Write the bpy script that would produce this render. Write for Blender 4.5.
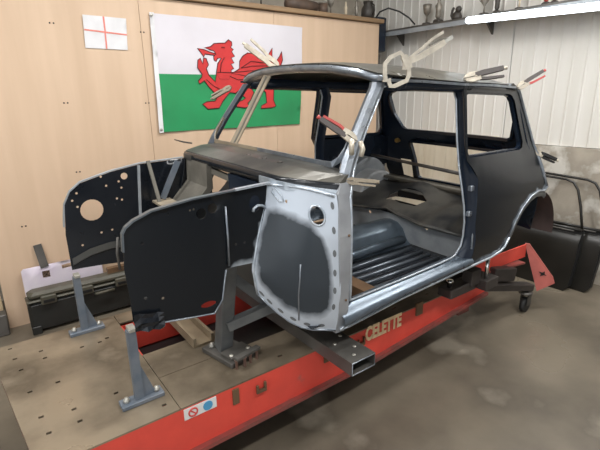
import bpy, bmesh, math, random
from mathutils import Vector, Matrix
from mathutils.geometry import delaunay_2d_cdt

for o in list(bpy.data.objects): bpy.data.objects.remove(o)
scene = bpy.context.scene
col = scene.collection
random.seed(7)
V = Vector

# ------------------------------------------------------------------ camera
cam_d = bpy.data.cameras.new('camera'); cam = bpy.data.objects.new('camera', cam_d); col.objects.link(cam)
yaw, pit, rol = 0.9351588, 0.28284391, -0.01600612
fw = V((math.cos(pit)*math.cos(yaw), math.cos(pit)*math.sin(yaw), -math.sin(pit)))
rt = V((math.sin(yaw), -math.cos(yaw), 0)); up = rt.cross(fw)
c_, s_ = math.cos(rol), math.sin(rol)
R_ = c_*rt + s_*up; U_ = -s_*rt + c_*up
M_ = Matrix((R_, U_, -fw)).transposed().to_4x4(); M_.translation = V((-0.2119, -1.9828, 1.6153))
cam.matrix_world = M_
cam_d.sensor_width = 36; cam_d.lens = 440.41/600*36; cam_d.clip_start = .05
scene.camera = cam

# ------------------------------------------------------------------ world, lights, exposure
w = bpy.data.worlds.new('world'); scene.world = w; w.use_nodes = True
bg = w.node_tree.nodes['Background']; bg.inputs[0].default_value = (.93, .97, 1, 1); bg.inputs[1].default_value = 1.7
def area(name, loc, rot, sx, sy, power, colr=(1, .98, .95)):
    l = bpy.data.lights.new(name, 'AREA'); l.shape = 'RECTANGLE'; l.size = sx; l.size_y = sy; l.energy = power; l.color = colr
    o = bpy.data.objects.new(name, l); col.objects.link(o); o.location = loc; o.rotation_euler = rot; return o
LAMPS = [(-.9, .2), (1.6, .2), (-.9, -2.2), (1.9, -2.2), (3.2, -1.2)]
for i, (lx, ly) in enumerate(LAMPS):
    area('ceiling_lamp_light', (lx, ly, 3.28), (0, 0, 0), 1.5, .22, 52)
scene.view_settings.view_transform = 'Standard'; scene.view_settings.look = 'None'
scene.view_settings.gamma = 1; scene.view_settings.use_curve_mapping = False
scene.view_settings.exposure = -0.12

# ------------------------------------------------------------------ materials
MATS = {}
def mat(name, c, rough=.5, metal=0, c2=None, scale=6, detail=6, lo=.35, hi=.65, bump=0, bscale=60, stretch=None, rvar=0, emit=0, spec=.5, c3=None):
    m = bpy.data.materials.new(name); m.use_nodes = True; nt = m.node_tree; b = nt.nodes['Principled BSDF']
    b.inputs['Roughness'].default_value = rough; b.inputs['Metallic'].default_value = metal
    b.inputs['Specular IOR Level'].default_value = spec
    L = nt.links.new; N = nt.nodes.new
    tc = N('ShaderNodeTexCoord'); mp = N('ShaderNodeMapping'); L(tc.outputs['Object'], mp.inputs[0])
    if stretch: mp.inputs['Scale'].default_value = stretch
    no = N('ShaderNodeTexNoise'); no.inputs['Scale'].default_value = scale; no.inputs['Detail'].default_value = detail
    L(mp.outputs[0], no.inputs['Vector'])
    cr = N('ShaderNodeValToRGB'); L(no.outputs['Fac'], cr.inputs[0])
    c2 = c2 or tuple(x*.85 for x in c)
    cr.color_ramp.elements[0].position = lo; cr.color_ramp.elements[1].position = hi
    cr.color_ramp.elements[0].color = (*c, 1); cr.color_ramp.elements[1].color = (*c2, 1)
    if c3:
        e = cr.color_ramp.elements.new(min(.99, hi+.08)); e.color = (*c3, 1)
    L(cr.outputs[0], b.inputs['Base Color'])
    if rvar:
        mr = N('ShaderNodeMapRange'); L(no.outputs['Fac'], mr.inputs[0])
        mr.inputs[1].default_value = .3; mr.inputs[2].default_value = .7
        mr.inputs[3].default_value = rough-rvar; mr.inputs[4].default_value = rough+rvar; L(mr.outputs[0], b.inputs['Roughness'])
    if bump:
        n2 = N('ShaderNodeTexNoise'); n2.inputs['Scale'].default_value = bscale; n2.inputs['Detail'].default_value = 4
        L(mp.outputs[0], n2.inputs['Vector'])
        bp = N('ShaderNodeBump'); bp.inputs['Strength'].default_value = bump; bp.inputs['Distance'].default_value = .01
        L(n2.outputs['Fac'], bp.inputs['Height']); L(bp.outputs[0], b.inputs['Normal'])
    if emit:
        b.inputs['Emission Color'].default_value = (*c, 1); b.inputs['Emission Strength'].default_value = emit
    MATS[name] = m; m['bsdf'] = b.name
    return m
ecoat = mat('black_ecoat', (.008, .010, .014), .22, 0, (.014, .016, .020), 5, rvar=.06, spec=.45)
ecoat_dull = mat('dusty_black', (.03, .032, .034), .42, 0, (.05, .048, .042), 4, rvar=.1)
navy = mat('navy_black', (.008, .014, .026), .22, 0, (.016, .024, .04), 4, rvar=.06)
steel = mat('bare_steel', (.36, .39, .43), .36, .75, (.22, .245, .28), 14, rvar=.1)
bright = mat('ground_steel', (.62, .67, .72), .34, .6, (.42, .47, .53), 22, rvar=.1)
greyprimer = mat('grey_primer', (.26, .28, .30), .5, .1, (.36, .38, .40), 9)
palegrey = mat('pale_primer', (.44, .46, .47), .55, .1, (.33, .34, .35), 7)
dusty = mat('dusty_steel', (.20, .185, .155), .6, .2, (.13, .12, .10), 8, bump=.1)
tansteel = mat('tan_primer', (.34, .28, .20), .62, .1, (.24, .20, .15), 10)
seatm = mat('seat_pan_dust', (.115, .108, .095), .4, .3, (.03, .032, .035), 4, 5, .4, .6)
oxide = mat('oxide_primer', (.045, .030, .027), .65, 0, (.07, .045, .04), 12)
jigred = mat('jig_red', (.72, .075, .05), .45, 0, (.62, .065, .045), 7, bump=.08, c3=(.36, .10, .08), lo=.3, hi=.66, rvar=.1)
jigredf = mat('worn_red', (.30, .055, .045), .6, 0, (.16, .06, .05), 9, bump=.1)
decksteel = mat('deck_steel', (.29, .235, .168), .40, .35, (.13, .102, .07), 2.6, 12, .40, .60, rvar=.15, bump=.04, c3=(.27, .22, .16))
darksteel = mat('dark_steel', (.055, .045, .04), .55, .2, (.035, .03, .028), 8)
tubesteel = mat('tube_steel', (.13, .12, .108), .5, .35, (.08, .075, .068), 7, bump=.05)
poststeel = mat('post_steel', (.15, .155, .155), .42, .4, (.10, .105, .11), 9)
standblue = mat('stand_grey', (.13, .16, .20), .45, .3, (.19, .21, .24), 12)
boltm = mat('bolt_zinc', (.55, .53, .47), .4, .6, (.4, .38, .34), 20)
copper = mat('stud_pink', (.45, .28, .24), .45, .4)
blackm = mat('matte_black', (.012, .012, .012), .5)
clampm = mat('clamp_nickel', (.60, .54, .44), .36, .35, (.42, .37, .30), 25)
gripm = mat('grip_grey', (.10, .085, .08), .6, .1)
redgrip = mat('grip_red', (.50, .07, .06), .5)
plym = mat('plywood', (.57, .405, .275), .55, 0, (.64, .465, .325), 2.2, 7, .3, .72, stretch=(5, 1, .35))
plankm = mat('plank', (.30, .19, .10), .6, 0, (.22, .14, .075), 5, stretch=(.4, 3, 3))
timber = mat('pale_timber', (.62, .48, .30), .6, 0, (.5, .37, .22), 6, stretch=(3, 3, .5))
creamboard = mat('cream_board', (.68, .62, .50), .5, 0, (.60, .53, .41), 5, stretch=(2, 2, .4))
clad = mat('white_cladding', (.76, .735, .69), .45, 0, (.69, .665, .61), 1.5, 6, stretch=(1, 4, .5))
concw = mat('rendered_concrete', (.44, .39, .32), .8, 0, (.34, .30, .245), 3.5, 8, .38, .54, bump=.25, bscale=25, c3=(.62, .59, .53))
floorm = mat('concrete_floor', (.20, .168, .125), .36, 0, (.105, .087, .064), 1.3, 12, .38, .60, bump=.05, bscale=35, rvar=.16, c3=(.25, .218, .17))
darkw = mat('dull_wall', (.10, .095, .09), .8, 0, (.07, .066, .06), 2)
ceilm = mat('ceiling_white', (.42, .41, .39), .7)
whitec = mat('flag_white', (.62, .585, .62), .8, 0, (.66, .63, .67), 3)
greenc = mat('flag_green', (.015, .27, .09), .8, 0, (.02, .23, .08), 3)
redc = mat('flag_red', (.60, .035, .035), .8, 0, (.5, .03, .03), 5)
blackc = mat('flag_line', (.09, .012, .015), .8)
paper = mat('paper_white', (.74, .73, .74), .7)
pinkline = mat('cross_red', (.78, .25, .2), .7)
casem = mat('case_black', (.016, .016, .014), .42, 0, (.022, .022, .02), 8)
caseband = mat('case_olive', (.10, .09, .065), .5, 0, (.075, .07, .05), 9)
film = mat('pink_film', (.74, .68, .72), .3, 0, (.62, .54, .63), 3, 4, .4, .6, c3=(.74, .74, .76))
doorblk = mat('door_black', (.012, .011, .009), .34, 0, (.018, .016, .013), 4, rvar=.06)
rubber = mat('rubber', (.015, .015, .015), .6)
chrome = mat('chrome', (.8, .8, .8), .15, 1)
tubelight = mat('tube_lit', (.86, .94, 1), .4, emit=9)
lampbody = mat('lamp_body', (.7, .72, .73), .4)
trophy = mat('trophy_pewter', (.30, .27, .23), .4, .5, (.2, .18, .15), 20)
trophyd = mat('trophy_base', (.05, .042, .035), .5)
cream = mat('cream', (.6, .5, .36), .6)
brown = mat('brown_junk', (.12, .075, .05), .6, 0, (.07, .05, .04), 10)
yellow = mat('ochre_plastic', (.5, .30, .07), .5)
letterm = mat('letter_cream', (.88, .68, .40), .6, 0, (.74, .52, .30), 30)
stickw = mat('sticker_white', (.75, .74, .72), .5)
stickb = mat('sticker_blue', (.08, .32, .55), .5)
stickr = mat('sticker_red', (.62, .07, .06), .5)
woodfloor = mat('brown_board', (.16, .09, .045), .55, 0, (.11, .065, .035), 8)

def paint_mat(name, c, c2, r1, r2, metal2):
    """dark coat and ground metal mixed by the vertex attribute 'bare', its edge broken up by noise"""
    m = bpy.data.materials.new(name); m.use_nodes = True; nt = m.node_tree; b = nt.nodes['Principled BSDF']
    L = nt.links.new; N = nt.nodes.new
    at = N('ShaderNodeAttribute'); at.attribute_name = 'bare'
    tc = N('ShaderNodeTexCoord'); no = N('ShaderNodeTexNoise'); no.inputs['Scale'].default_value = 16; no.inputs['Detail'].default_value = 5
    L(tc.outputs['Object'], no.inputs['Vector'])
    ad = N('ShaderNodeMath'); ad.operation = 'MULTIPLY_ADD'; L(no.outputs['Fac'], ad.inputs[0]); ad.inputs[1].default_value = .5; L(at.outputs['Fac'], ad.inputs[2])
    mr = N('ShaderNodeMapRange'); L(ad.outputs[0], mr.inputs[0]); mr.inputs[1].default_value = .5; mr.inputs[2].default_value = 1.0
    b.inputs['Specular IOR Level'].default_value = .4
    mx = N('ShaderNodeMix'); mx.data_type = 'RGBA'; L(mr.outputs[0], mx.inputs[0]); mx.inputs[6].default_value = (*c, 1); mx.inputs[7].default_value = (*c2, 1)
    L(mx.outputs[2], b.inputs['Base Color'])
    m1 = N('ShaderNodeMapRange'); L(mr.outputs[0], m1.inputs[0]); m1.inputs[3].default_value = r1; m1.inputs[4].default_value = r2; L(m1.outputs[0], b.inputs['Roughness'])
    m2 = N('ShaderNodeMapRange'); L(mr.outputs[0], m2.inputs[0]); m2.inputs[3].default_value = 0; m2.inputs[4].default_value = metal2; L(m2.outputs[0], b.inputs['Metallic'])
    return m
coat = paint_mat('ground_ecoat', (.035, .043, .052), (.57, .62, .69), .26, .42, .35)
coatq = paint_mat('ground_black', (.008, .010, .013), (.45, .50, .55), .24, .38, .5)

# ------------------------------------------------------------------ mesh helpers
def link(name, me, m, parent=None):
    o = bpy.data.objects.new(name, me); col.objects.link(o)
    if m: me.materials.append(m)
    if parent: o.parent = parent
    return o
def tag(o, label=None, cat=None, group=None, kind=None):
    if label: o['label'] = label
    if cat: o['category'] = cat
    if group: o['group'] = group
    if kind: o['kind'] = kind
    return o
def empty(name, loc, label, cat, group=None):
    o = bpy.data.objects.new(name, None); col.objects.link(o); o.location = loc; o.empty_display_size = .1
    bpy.context.view_layer.update()
    return tag(o, label, cat, group)
class MB:
    def __init__(s): s.v = []; s.f = []; s.sm = []
    def add(s, vs, fs, smooth=False):
        n = len(s.v); s.v += [V(v) for v in vs]; s.f += [[i+n for i in f] for f in fs]; s.sm += [smooth]*len(fs); return s
    def box(s, c, size, ax=None, bev=0):
        c = V(c); hx, hy, hz = [q/2 for q in size]
        X, Y, Z = ax if ax else (V((1, 0, 0)), V((0, 1, 0)), V((0, 0, 1)))
        if bev:
            b = bev; pts = []
            prof = [(-hx+b, -hy), (hx-b, -hy), (hx, -hy+b), (hx, hy-b), (hx-b, hy), (-hx+b, hy), (-hx, hy-b), (-hx, -hy+b)]
            lay = [(-hz, b), (-hz+b, 0), (hz-b, 0), (hz, b)]
            for z, i in lay:
                for x, y in prof:
                    xx = x-math.copysign(min(i, abs(x)), x) ; yy = y-math.copysign(min(i, abs(y)), y)
                    pts.append(c+X*xx+Y*yy+Z*z)
            fs = [list(range(7, -1, -1)), list(range(24, 32))]
            for k in range(3):
                for j in range(8): fs.append([k*8+j, k*8+(j+1) % 8, k*8+8+(j+1) % 8, k*8+8+j])
            return s.add(pts, fs)
        pts = [c+X*(a*hx)+Y*(b_*hy)+Z*(d*hz) for d in (-1, 1) for a, b_ in ((-1, -1), (1, -1), (1, 1), (-1, 1))]
        return s.add(pts, [[3, 2, 1, 0], [4, 5, 6, 7], [0, 1, 5, 4], [1, 2, 6, 5], [2, 3, 7, 6], [3, 0, 4, 7]])
    def bar(s, p0, p1, w_, h_, upv=(0, 0, 1), bev=0):
        p0, p1 = V(p0), V(p1); X = (p1-p0).normalized(); Y = V(upv).cross(X).normalized(); Z = X.cross(Y)
        return s.box((p0+p1)/2, ((p1-p0).length, w_, h_), (X, Y, Z), bev)
    def loft(s, rings, closed=True, caps=True, smooth=False):
        n = len(rings[0]); vs = [p for r in rings for p in r]; fs = []
        for k in range(len(rings)-1):
            for j in range(n if closed else n-1):
                a, b = k*n+j, k*n+(j+1) % n; fs.append([a, b, b+n, a+n])
        if caps and closed: fs += [list(range(n))[::-1], [(len(rings)-1)*n+j for j in range(n)]]
        return s.add(vs, fs, smooth)
    def tube(s, path, r, n=8, closed=False, flat=None, upv=None):
        path = [V(p) for p in path]; rings = []; N = len(path); prev = None
        for i, p in enumerate(path):
            a = path[(i-1) % N] if (i > 0 or closed) else p; b = path[(i+1) % N] if (i < N-1 or closed) else p
            t = (b-a).normalized()
            if upv is not None: u = V(upv); u = (u-t*u.dot(t)).normalized()
            elif prev is None:
                u = t.orthogonal().normalized()
            else: u = (prev-t*prev.dot(t)).normalized()
            prev = u; w_ = t.cross(u)
            rr = r[i] if isinstance(r, (list, tuple)) else r
            if flat: prof = [(-flat[0]/2, -flat[1]/2), (flat[0]/2, -flat[1]/2), (flat[0]/2, flat[1]/2), (-flat[0]/2, flat[1]/2)]
            else: prof = [(rr*math.cos(2*math.pi*k/n), rr*math.sin(2*math.pi*k/n)) for k in range(n)]
            rings.append([p+w_*x+u*y for x, y in prof])
        if closed: rings.append(rings[0])
        return s.loft(rings, True, not closed, smooth=not flat)
    def lathe(s, prof, base, axis=(0, 0, 1), n=14):
        base = V(base); A = V(axis).normalized(); u = A.orthogonal().normalized(); w_ = A.cross(u); rings = []
        for r, z in prof: rings.append([base+A*z+(u*math.cos(2*math.pi*k/n)+w_*math.sin(2*math.pi*k/n))*max(r, 1e-4) for k in range(n)])
        return s.loft(rings, True, True, True)
    def prism(s, poly, o, X, Y, t):
        o, X, Y = V(o), V(X), V(Y); Z = X.cross(Y).normalized(); n = len(poly)
        vs = [o+X*a+Y*b for a, b in poly]+[o+X*a+Y*b+Z*t for a, b in poly]
        fs = [list(range(n))[::-1], list(range(n, 2*n))]+[[i, (i+1) % n, n+(i+1) % n, n+i] for i in range(n)]
        return s.add(vs, fs)
    def build(s, name, m, parent=None, fixn=True):
        me = bpy.data.meshes.new(name); inv = parent_inv(parent)
        me.from_pydata([inv @ v for v in s.v], [], s.f); me.polygons.foreach_set('use_smooth', s.sm)
        if fixn:
            bm = bmesh.new(); bm.from_mesh(me); bmesh.ops.recalc_face_normals(bm, faces=bm.faces); bm.to_mesh(me); bm.free()
        me.update(); return link(name, me, m, parent)
def parent_inv(p):
    m = Matrix()
    while p: m = p.matrix_basis @ m; p = p.parent
    return m.inverted()
def inpoly(x, y, poly):
    r = False; n = len(poly); j = n-1
    for i in range(n):
        xi, yi = poly[i]; xj, yj = poly[j]
        if (yi > y) != (yj > y) and x < (xj-xi)*(y-yi)/(yj-yi)+xi: r = not r
        j = i
    return r
def circ(cx, cy, r, n=16, ry=None): return [(cx+r*math.cos(2*math.pi*k/n), cy+(ry or r)*math.sin(2*math.pi*k/n)) for k in range(n)]
def dense(poly, step, closed=True):
    out = []; n = len(poly)
    for i in range(n if closed else n-1):
        a, b = poly[i], poly[(i+1) % n]; L = math.dist(a, b); k = max(1, int(L/step))
        for q in range(k): out.append((a[0]+(b[0]-a[0])*q/k, a[1]+(b[1]-a[1])*q/k))
    if not closed: out.append(poly[-1])
    return out
def edist(x, y, poly, closed=True):
    d = 9; n = len(poly)
    for i in range(n if closed else n-1):
        ax, ay = poly[i]; bx, by = poly[(i+1) % n]; dx, dy = bx-ax, by-ay; q = dx*dx+dy*dy
        t = 0 if q == 0 else max(0, min(1, ((x-ax)*dx+(y-ay)*dy)/q)); d = min(d, math.hypot(x-ax-t*dx, y-ay-t*dy))
    return d
def sheet(name, outline, holes, fn, thick, m, parent=None, step=.06, attr=None):
    """sheet metal: a 2-D outline with holes, bent by fn(u, v) and given a thickness"""
    loops = [dense(outline, step)]+[dense(h, step) for h in holes]
    vs, es = [], []
    for l in loops:
        n0 = len(vs); vs += [V(p) for p in l]; es += [(n0+i, n0+(i+1) % len(l)) for i in range(len(l))]
    xs = [p[0] for p in outline]; ys = [p[1] for p in outline]
    x = min(xs)+step/2; k = 0
    while x < max(xs):
        y = min(ys)+step*(.5 if k % 2 else .25)
        while y < max(ys):
            if inpoly(x, y, outline) and not any(inpoly(x, y, h) for h in holes) and min(edist(x, y, l) for l in [outline]+holes) > step*.4: vs.append(V((x, y)))
            y += step
        x += step; k += 1
    r = delaunay_2d_cdt(vs, es, [], 0, 1e-5); pts, tris = r[0], r[2]
    good = []
    for t in tris:
        cx = sum(pts[i][0] for i in t)/3; cy = sum(pts[i][1] for i in t)/3
        if inpoly(cx, cy, outline) and not any(inpoly(cx, cy, h) for h in holes): good.append(t)
    P = [V(fn(p[0], p[1])) for p in pts]
    nn = [V() for _ in P]
    for t in good:
        q = (P[t[1]]-P[t[0]]).cross(P[t[2]]-P[t[0]])
        for i in t: nn[i] += q
    n = len(P); Q = [p+(k.normalized() if k.length > 0 else V((0, 0, 1)))*thick for p, k in zip(P, nn)]
    ec = {}
    for t in good:
        for a, b in ((t[0], t[1]), (t[1], t[2]), (t[2], t[0])): ec[(a, b)] = 1
    fs = [list(t)[::-1] for t in good]+[[i+n for i in t] for t in good]
    allv = P+Q; src = list(range(n))*2
    for (a, b) in ec:
        if (b, a) in ec: continue
        k = len(allv); allv += [P[a], P[b], Q[b], Q[a]]; src += [a, b, b, a]; fs.append([k, k+1, k+2, k+3])
    me = bpy.data.meshes.new(name); inv = parent_inv(parent); me.from_pydata([inv @ v for v in allv], [], fs)
    me.polygons.foreach_set('use_smooth', [len(f) == 3 for f in fs])
    if attr:
        a = me.attributes.new('bare', 'FLOAT', 'POINT'); vals = [attr(p[0], p[1]) for p in pts]; a.data.foreach_set('value', [vals[i] for i in src])
    me.update(); return link(name, me, m, parent)
def copy_tree(o, parent=None):
    c = o.copy(); col.objects.link(c); c.parent = parent
    for ch in list(o.children): copy_tree(ch, c)
    return c
def interp(x, xs, ys):
    if x <= xs[0]: return ys[0]
    for i in range(len(xs)-1):
        if x <= xs[i+1]: return ys[i]+(ys[i+1]-ys[i])*(x-xs[i])/(xs[i+1]-xs[i])
    return ys[-1]

# ================================================================== the room
PY = 1.66; WX = 4.0
fo = MB().box((1.0, -1.3, -.05), (8.4, 7.6, .1)).build('floor', floorm); tag(fo, 'worn grey concrete workshop floor', 'floor', kind='structure')
ce = MB().box((1.0, -1.3, 3.45), (8.4, 7.6, .1)).build('ceiling', ceilm); tag(ce, 'pale workshop ceiling', 'ceiling', kind='structure')
wb = MB().box((1.0, 2.3, 1.7), (8.2, .08, 3.4)).build('wall_far', concw); tag(wb, 'outer wall behind the plywood partition', 'wall', kind='structure')
wl = bpy.data.objects.new('wall_partition', None); col.objects.link(wl); tag(wl, 'plywood partition wall', 'wall', kind='structure')
for a, b in ((-.21, .995), (.998, 2.215), (2.218, 3.585)):
    MB().box(((a+b)/2, PY+.009, 1.18), (b-a, .018, 2.36)).build('plywood_sheet', plym, wl)
st = [(.39, 2.128), (.40, 1.6), (1.005, 2.11), (.985, 1.588), (.41, 1.1), (.995, .95), (.0, .75)]
for x, z in st:
    m = MB()
    for d in (-.012, .012): m.lathe([(.006, 0), (.006, .002), (.001, .003)], (x+d, PY, z), (0, -1, 0), 6)
    m.build('screw', blackm, wl)
for x in (-.14, .98, 2.2, 3.5):
    MB().box((x, PY+.05, 1.18), (.05, .06, 2.36)).build('stud', timber, wl)
wn = MB(); wn.box((3.15, -5.04, 1.7), (3.9, .08, 3.4)); wn.box((-2.95, -5.04, 1.7), (.3, .08, 3.4)); wn.box((-.8, -5.04, 3.15), (4.0, .08, .5))
wn = wn.build('wall_near', darkw); tag(wn, 'dull grey workshop wall with an opening added for daylight opposite the plywood', 'wall', kind='structure')  # unseen wall, its opening added to bring daylight onto the near side
wf = MB(); wf.box((-3.14, 1.2, 1.7), (.08, 2.2, 3.4)); wf.box((-3.14, -4.6, 1.7), (.08, .8, 3.4)); wf.box((-3.14, -2.05, 3.15), (.08, 4.3, .5))
wfo = wf.build('wall_left', darkw); tag(wfo, 'workshop wall with a wide opening added for daylight', 'wall', kind='structure')  # unseen wall, its opening added for daylight and reflections on the front panels
# right wall: rendered concrete below, ribbed white cladding sheets above
wc = bpy.data.objects.new('wall_right', None); col.objects.link(wc); tag(wc, 'end wall of white ribbed cladding over rendered concrete', 'wall', kind='structure')
cb = MB()
ny, nz = 40, 12
vs = [V((WX-.03+.006*math.sin(3*i*.37+j)*math.sin(j*1.7+i*.21), 2.3-(3.9)*i/ny, 1.155*j/nz)) for i in range(ny+1) for j in range(nz+1)]
cb.add(vs, [[i*(nz+1)+j, (i+1)*(nz+1)+j, (i+1)*(nz+1)+j+1, i*(nz+1)+j+1] for i in range(ny) for j in range(nz)], True)
cb.box((WX+.06, .35, .5775), (.12, 3.9, 1.155))
cb.build('rendered_concrete', concw, wc)
MB().box((WX+.05, -3.34, 1.70), (.06, 3.4, 3.4)).build('dark_reflection_sheet', darkw, wc)  # unseen dark sheet added to darken reflections in the quarter panel
y = 2.37
while y > -1.6:
    prof = []; W = 1.0; k = 9
    for i in range(k):
        y0 = y-.004-(W-.008)*i/k; p = (W-.008)/k
        prof += [(y0, 0), (y0-p*.80, 0), (y0-p*.86, -.006), (y0-p*.94, -.006)]
    prof.append((y-W+.004, 0))
    rings = [[V((WX+.03+d, yy, z)) for yy, d in prof] for z in (1.16, 3.4)]
    m = MB().loft(rings, False, False)
    m.box((WX+.06, y-W/2, 2.28), (.05, W-.008, 2.24)); m.build('cladding_sheet', clad, wc)
    y -= W

# ------------------------------------------------------------------ ceiling lamps (fixtures for the lights above)
for i, (lx, ly) in enumerate(LAMPS):
    r = empty('ceiling_lamp', (lx, ly, 3.4), 'white batten ceiling lamp above the '+('deck plate end of the bench', 'car roof', 'floor before the deck plate', 'open floor beside the bodyshell', 'floor before the leaning doors')[i], 'lamp', 'ceiling lamps')
    MB().box((lx, ly, 3.36), (1.5, .24, .08), bev=.01).build('housing', lampbody, r)
    MB().box((lx, ly, 3.31), (1.46, .2, .02)).build('diffuser', tubelight, r)

# ------------------------------------------------------------------ shelf plank on the partition and its junk
sh = MB().box((2.35, 1.75, 2.385), (2.55, .26, .04), bev=.004).build('shelf_plank', plankm); tag(sh, 'brown wooden shelf plank along the top of the plywood wall', 'shelf')
def cup_trophy(loc, h, label, group, m=trophy, handles=True):
    x, y_, z = loc; r = empty('trophy_cup', loc, label, 'trophy', group)
    MB().lathe([(.22*h, 0), (.22*h, .10*h), (.18*h, .12*h)], loc, n=12).build('base', trophyd, r)
    MB().lathe([(.05*h, .11*h), (.04*h, .4*h), (.08*h, .48*h), (.17*h, .6*h), (.21*h, .8*h), (.23*h, 1*h), (.2*h, 1*h), (.17*h, .8*h), (.06*h, .6*h)], loc, n=14).build('cup', m, r)
    if handles:
        for s in (-1, 1):
            MB().tube([V(loc)+V((0, s*(.19*h+.1*h*math.sin(t)), .62*h+.3*h*t/math.pi)) for t in [k*math.pi/6 for k in range(7)]], .018*h, 6).build('handle', m, r)
    return r
def figure_trophy(loc, h, label, group, m=trophy):
    r = empty('trophy_figure', loc, label, 'trophy', group)
    MB().box(V(loc)+V((0, 0, .07*h)), (.3*h, .3*h, .14*h), bev=.01).build('base', trophyd, r)
    MB().lathe([(.05*h, .13*h), (.11*h, .25*h), (.10*h, .45*h), (.13*h, .62*h), (.05*h, .74*h), (.07*h, .82*h), (.075*h, .9*h), (.02*h, 1*h)], loc, n=10).build('figure', m, r)
    return r
zt = 2.405
jx = [('cream', 3.17, .13, cream), ('pew', 3.33, .16, trophy)]
cup_trophy((2.98, 1.76, zt), .17, 'pewter trophy cup on the wooden plank beside a cream figurine', None)
figure_trophy((3.17, 1.74, zt), .15, 'small cream figurine standing on the wooden plank', None, cream)
figure_trophy((3.33, 1.75, zt), .18, 'slim pewter trophy figure on the wooden plank beside the black jug', None)
cup_trophy((2.15, 1.76, zt), .15, 'dull little trophy cup at the plank end above the dragon flag', None, trophyd)
# dark jug, rolled bundle and a tin
jr = empty('jug', (3.49, 1.74, zt), 'dark jug with a handle at the end of the wooden plank', 'jug')
MB().lathe([(.06, 0), (.075, .05), (.07, .11), (.045, .15), (.055, .18), (.045, .18), (.035, .15)], (3.49, 1.74, zt)).build('body', trophyd, jr)
MB().tube([(3.49, 1.67, zt+.04), (3.49, 1.645, zt+.08), (3.49, 1.65, zt+.13), (3.49, 1.69, zt+.16)], .009, 6).build('handle', trophyd, jr)
b = MB()
b.tube([(2.42, 1.75, zt+.06), (2.5, 1.74, zt+.062), (2.66, 1.75, zt+.058), (2.78, 1.75, zt+.06)], [.04, .06, .058, .045], 12)
bo = b.build('rolled_bundle', brown); tag(bo, 'brown rolled cloth bundle lying on the wooden plank', 'bundle')
tn = empty('paint_tin', (2.88, 1.76, zt), 'small dark paint tin with a lid on the wooden plank', 'tin')
MB().lathe([(.048, 0), (.048, .1)], (2.88, 1.76, zt)).build('can', brown, tn); MB().lathe([(.05, .1), (.05, .112), (.04, .112), (.04, .106)], (2.88, 1.76, zt)).build('lid', trophy, tn)

# ------------------------------------------------------------------ shelf on the end wall, trophies, strip light
sr = empty('trophy_shelf', (3.92, 1.0, 2.27), 'long narrow grey shelf on the white cladding wall', 'shelf')
MB().box((3.92, .3, 2.315), (.21, 3.4, .018)).build('board', tubesteel, sr)
MB().box((3.822, .3, 2.292), (.012, 3.4, .062)).build('front_trunking', greyprimer, sr)
for yy in (1.7, .6, -.5): MB().prism([(0, 0), (-.16, 0), (0, -.14)], (WX+.03, yy, 2.305), (1, 0, 0), (0, 0, 1), .02).build('bracket', tubesteel, sr)
G = 'trophies on the end wall shelf'; z0 = 2.324
cup_trophy((3.9, 1.28, z0), .2, 'stemmed pewter trophy cup first from the plywood end of the grey shelf', G, handles=False)
figure_trophy((3.9, 1.135, z0), .27, 'tall slim trophy figure beside the stemmed cup on grey shelf', G)
# small squatting animal ornament
an = empty('animal_ornament', (3.9, .91, z0), 'small dark animal ornament sitting between trophies on the grey shelf', 'ornament')
MB().lathe([(.045, 0), (.05, .03), (.035, .07), (.02, .085)], (3.9, .91, z0), n=10).build('body', trophyd, an)
MB().lathe([(.012, 0), (.03, .02), (.028, .045), (.008, .06)], (3.89, .90, z0+.07), (-.2, -.5, .9), 10).build('head', trophyd, an)
MB().tube([(3.9, .95, z0+.01), (3.9, .975, z0+.05), (3.9, .965, z0+.1), (3.9, .95, z0+.12)], .013, 7).build('tail', trophyd, an)
cup_trophy((3.9, .62, z0), .2, 'two handled pewter trophy cup above the end of the strip light', G)
figure_trophy((3.9, .49, z0), .2, 'dark trophy figure next to the two handled cup', G, trophyd)
cup_trophy((3.9, .28, z0), .17, 'pale cream trophy cup above the strip light', G, cream)
figure_trophy((3.9, .05, z0), .2, 'red trophy figure above the strip light', G, redgrip)
figure_trophy((3.9, -.02, z0), .19, 'brown trophy figure beside the red one above the strip light', G, brown)
cup_trophy((3.9, -.26, z0), .18, 'blue grey trophy cup above the strip light', G, standblue)
p0, p1 = V((3.76, .70, 2.283)), V((3.76, -.95, 2.212))
sl = empty('strip_light', (3.78, -.1, 2.25), 'lit white fluorescent strip light mounted along the grey shelf', 'lamp')
MB().bar(p0+V((.022, 0, .0)), p1+V((.022, 0, 0)), .03, .055, bev=.004).build('housing', lampbody, sl)
MB().tube([p0+(p1-p0)*t for t in (0, .01, .5, .99, 1)], [.022, .03, .03, .03, .022], 12).build('tube', tubelight, sl)

# black box with cable in the gap at the partition end
bx = empty('control_box', (3.75, 1.75, 2.1), 'black control box with cable between plywood wall and shelf', 'box')
MB().box((3.70, 1.80, 2.27), (.14, .16, .36), bev=.012).build('case', navy, bx)
MB().box((3.626, 1.80, 2.24), (.01, .11, .2)).build('front_plate', blackm, bx)
MB().tube([(3.66, 1.78, 2.45), (3.67, 1.74, 2.5), (3.72, 1.66, 2.53), (3.78, 1.56, 2.49), (3.84, 1.47, 2.42), (3.86, 1.40, 2.345)], .009, 6).build('cable', blackm, bx)
MB().lathe([(.03, 0), (.034, .03), (.02, .06)], (3.66, 1.8, 2.09), (0, 0, -1), 10).build('connector', palegrey, bx)
MB().box((3.80, 1.84, 2.12), (.06, .06, .06), bev=.01).build('wall_clip', palegrey, bx)

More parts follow.
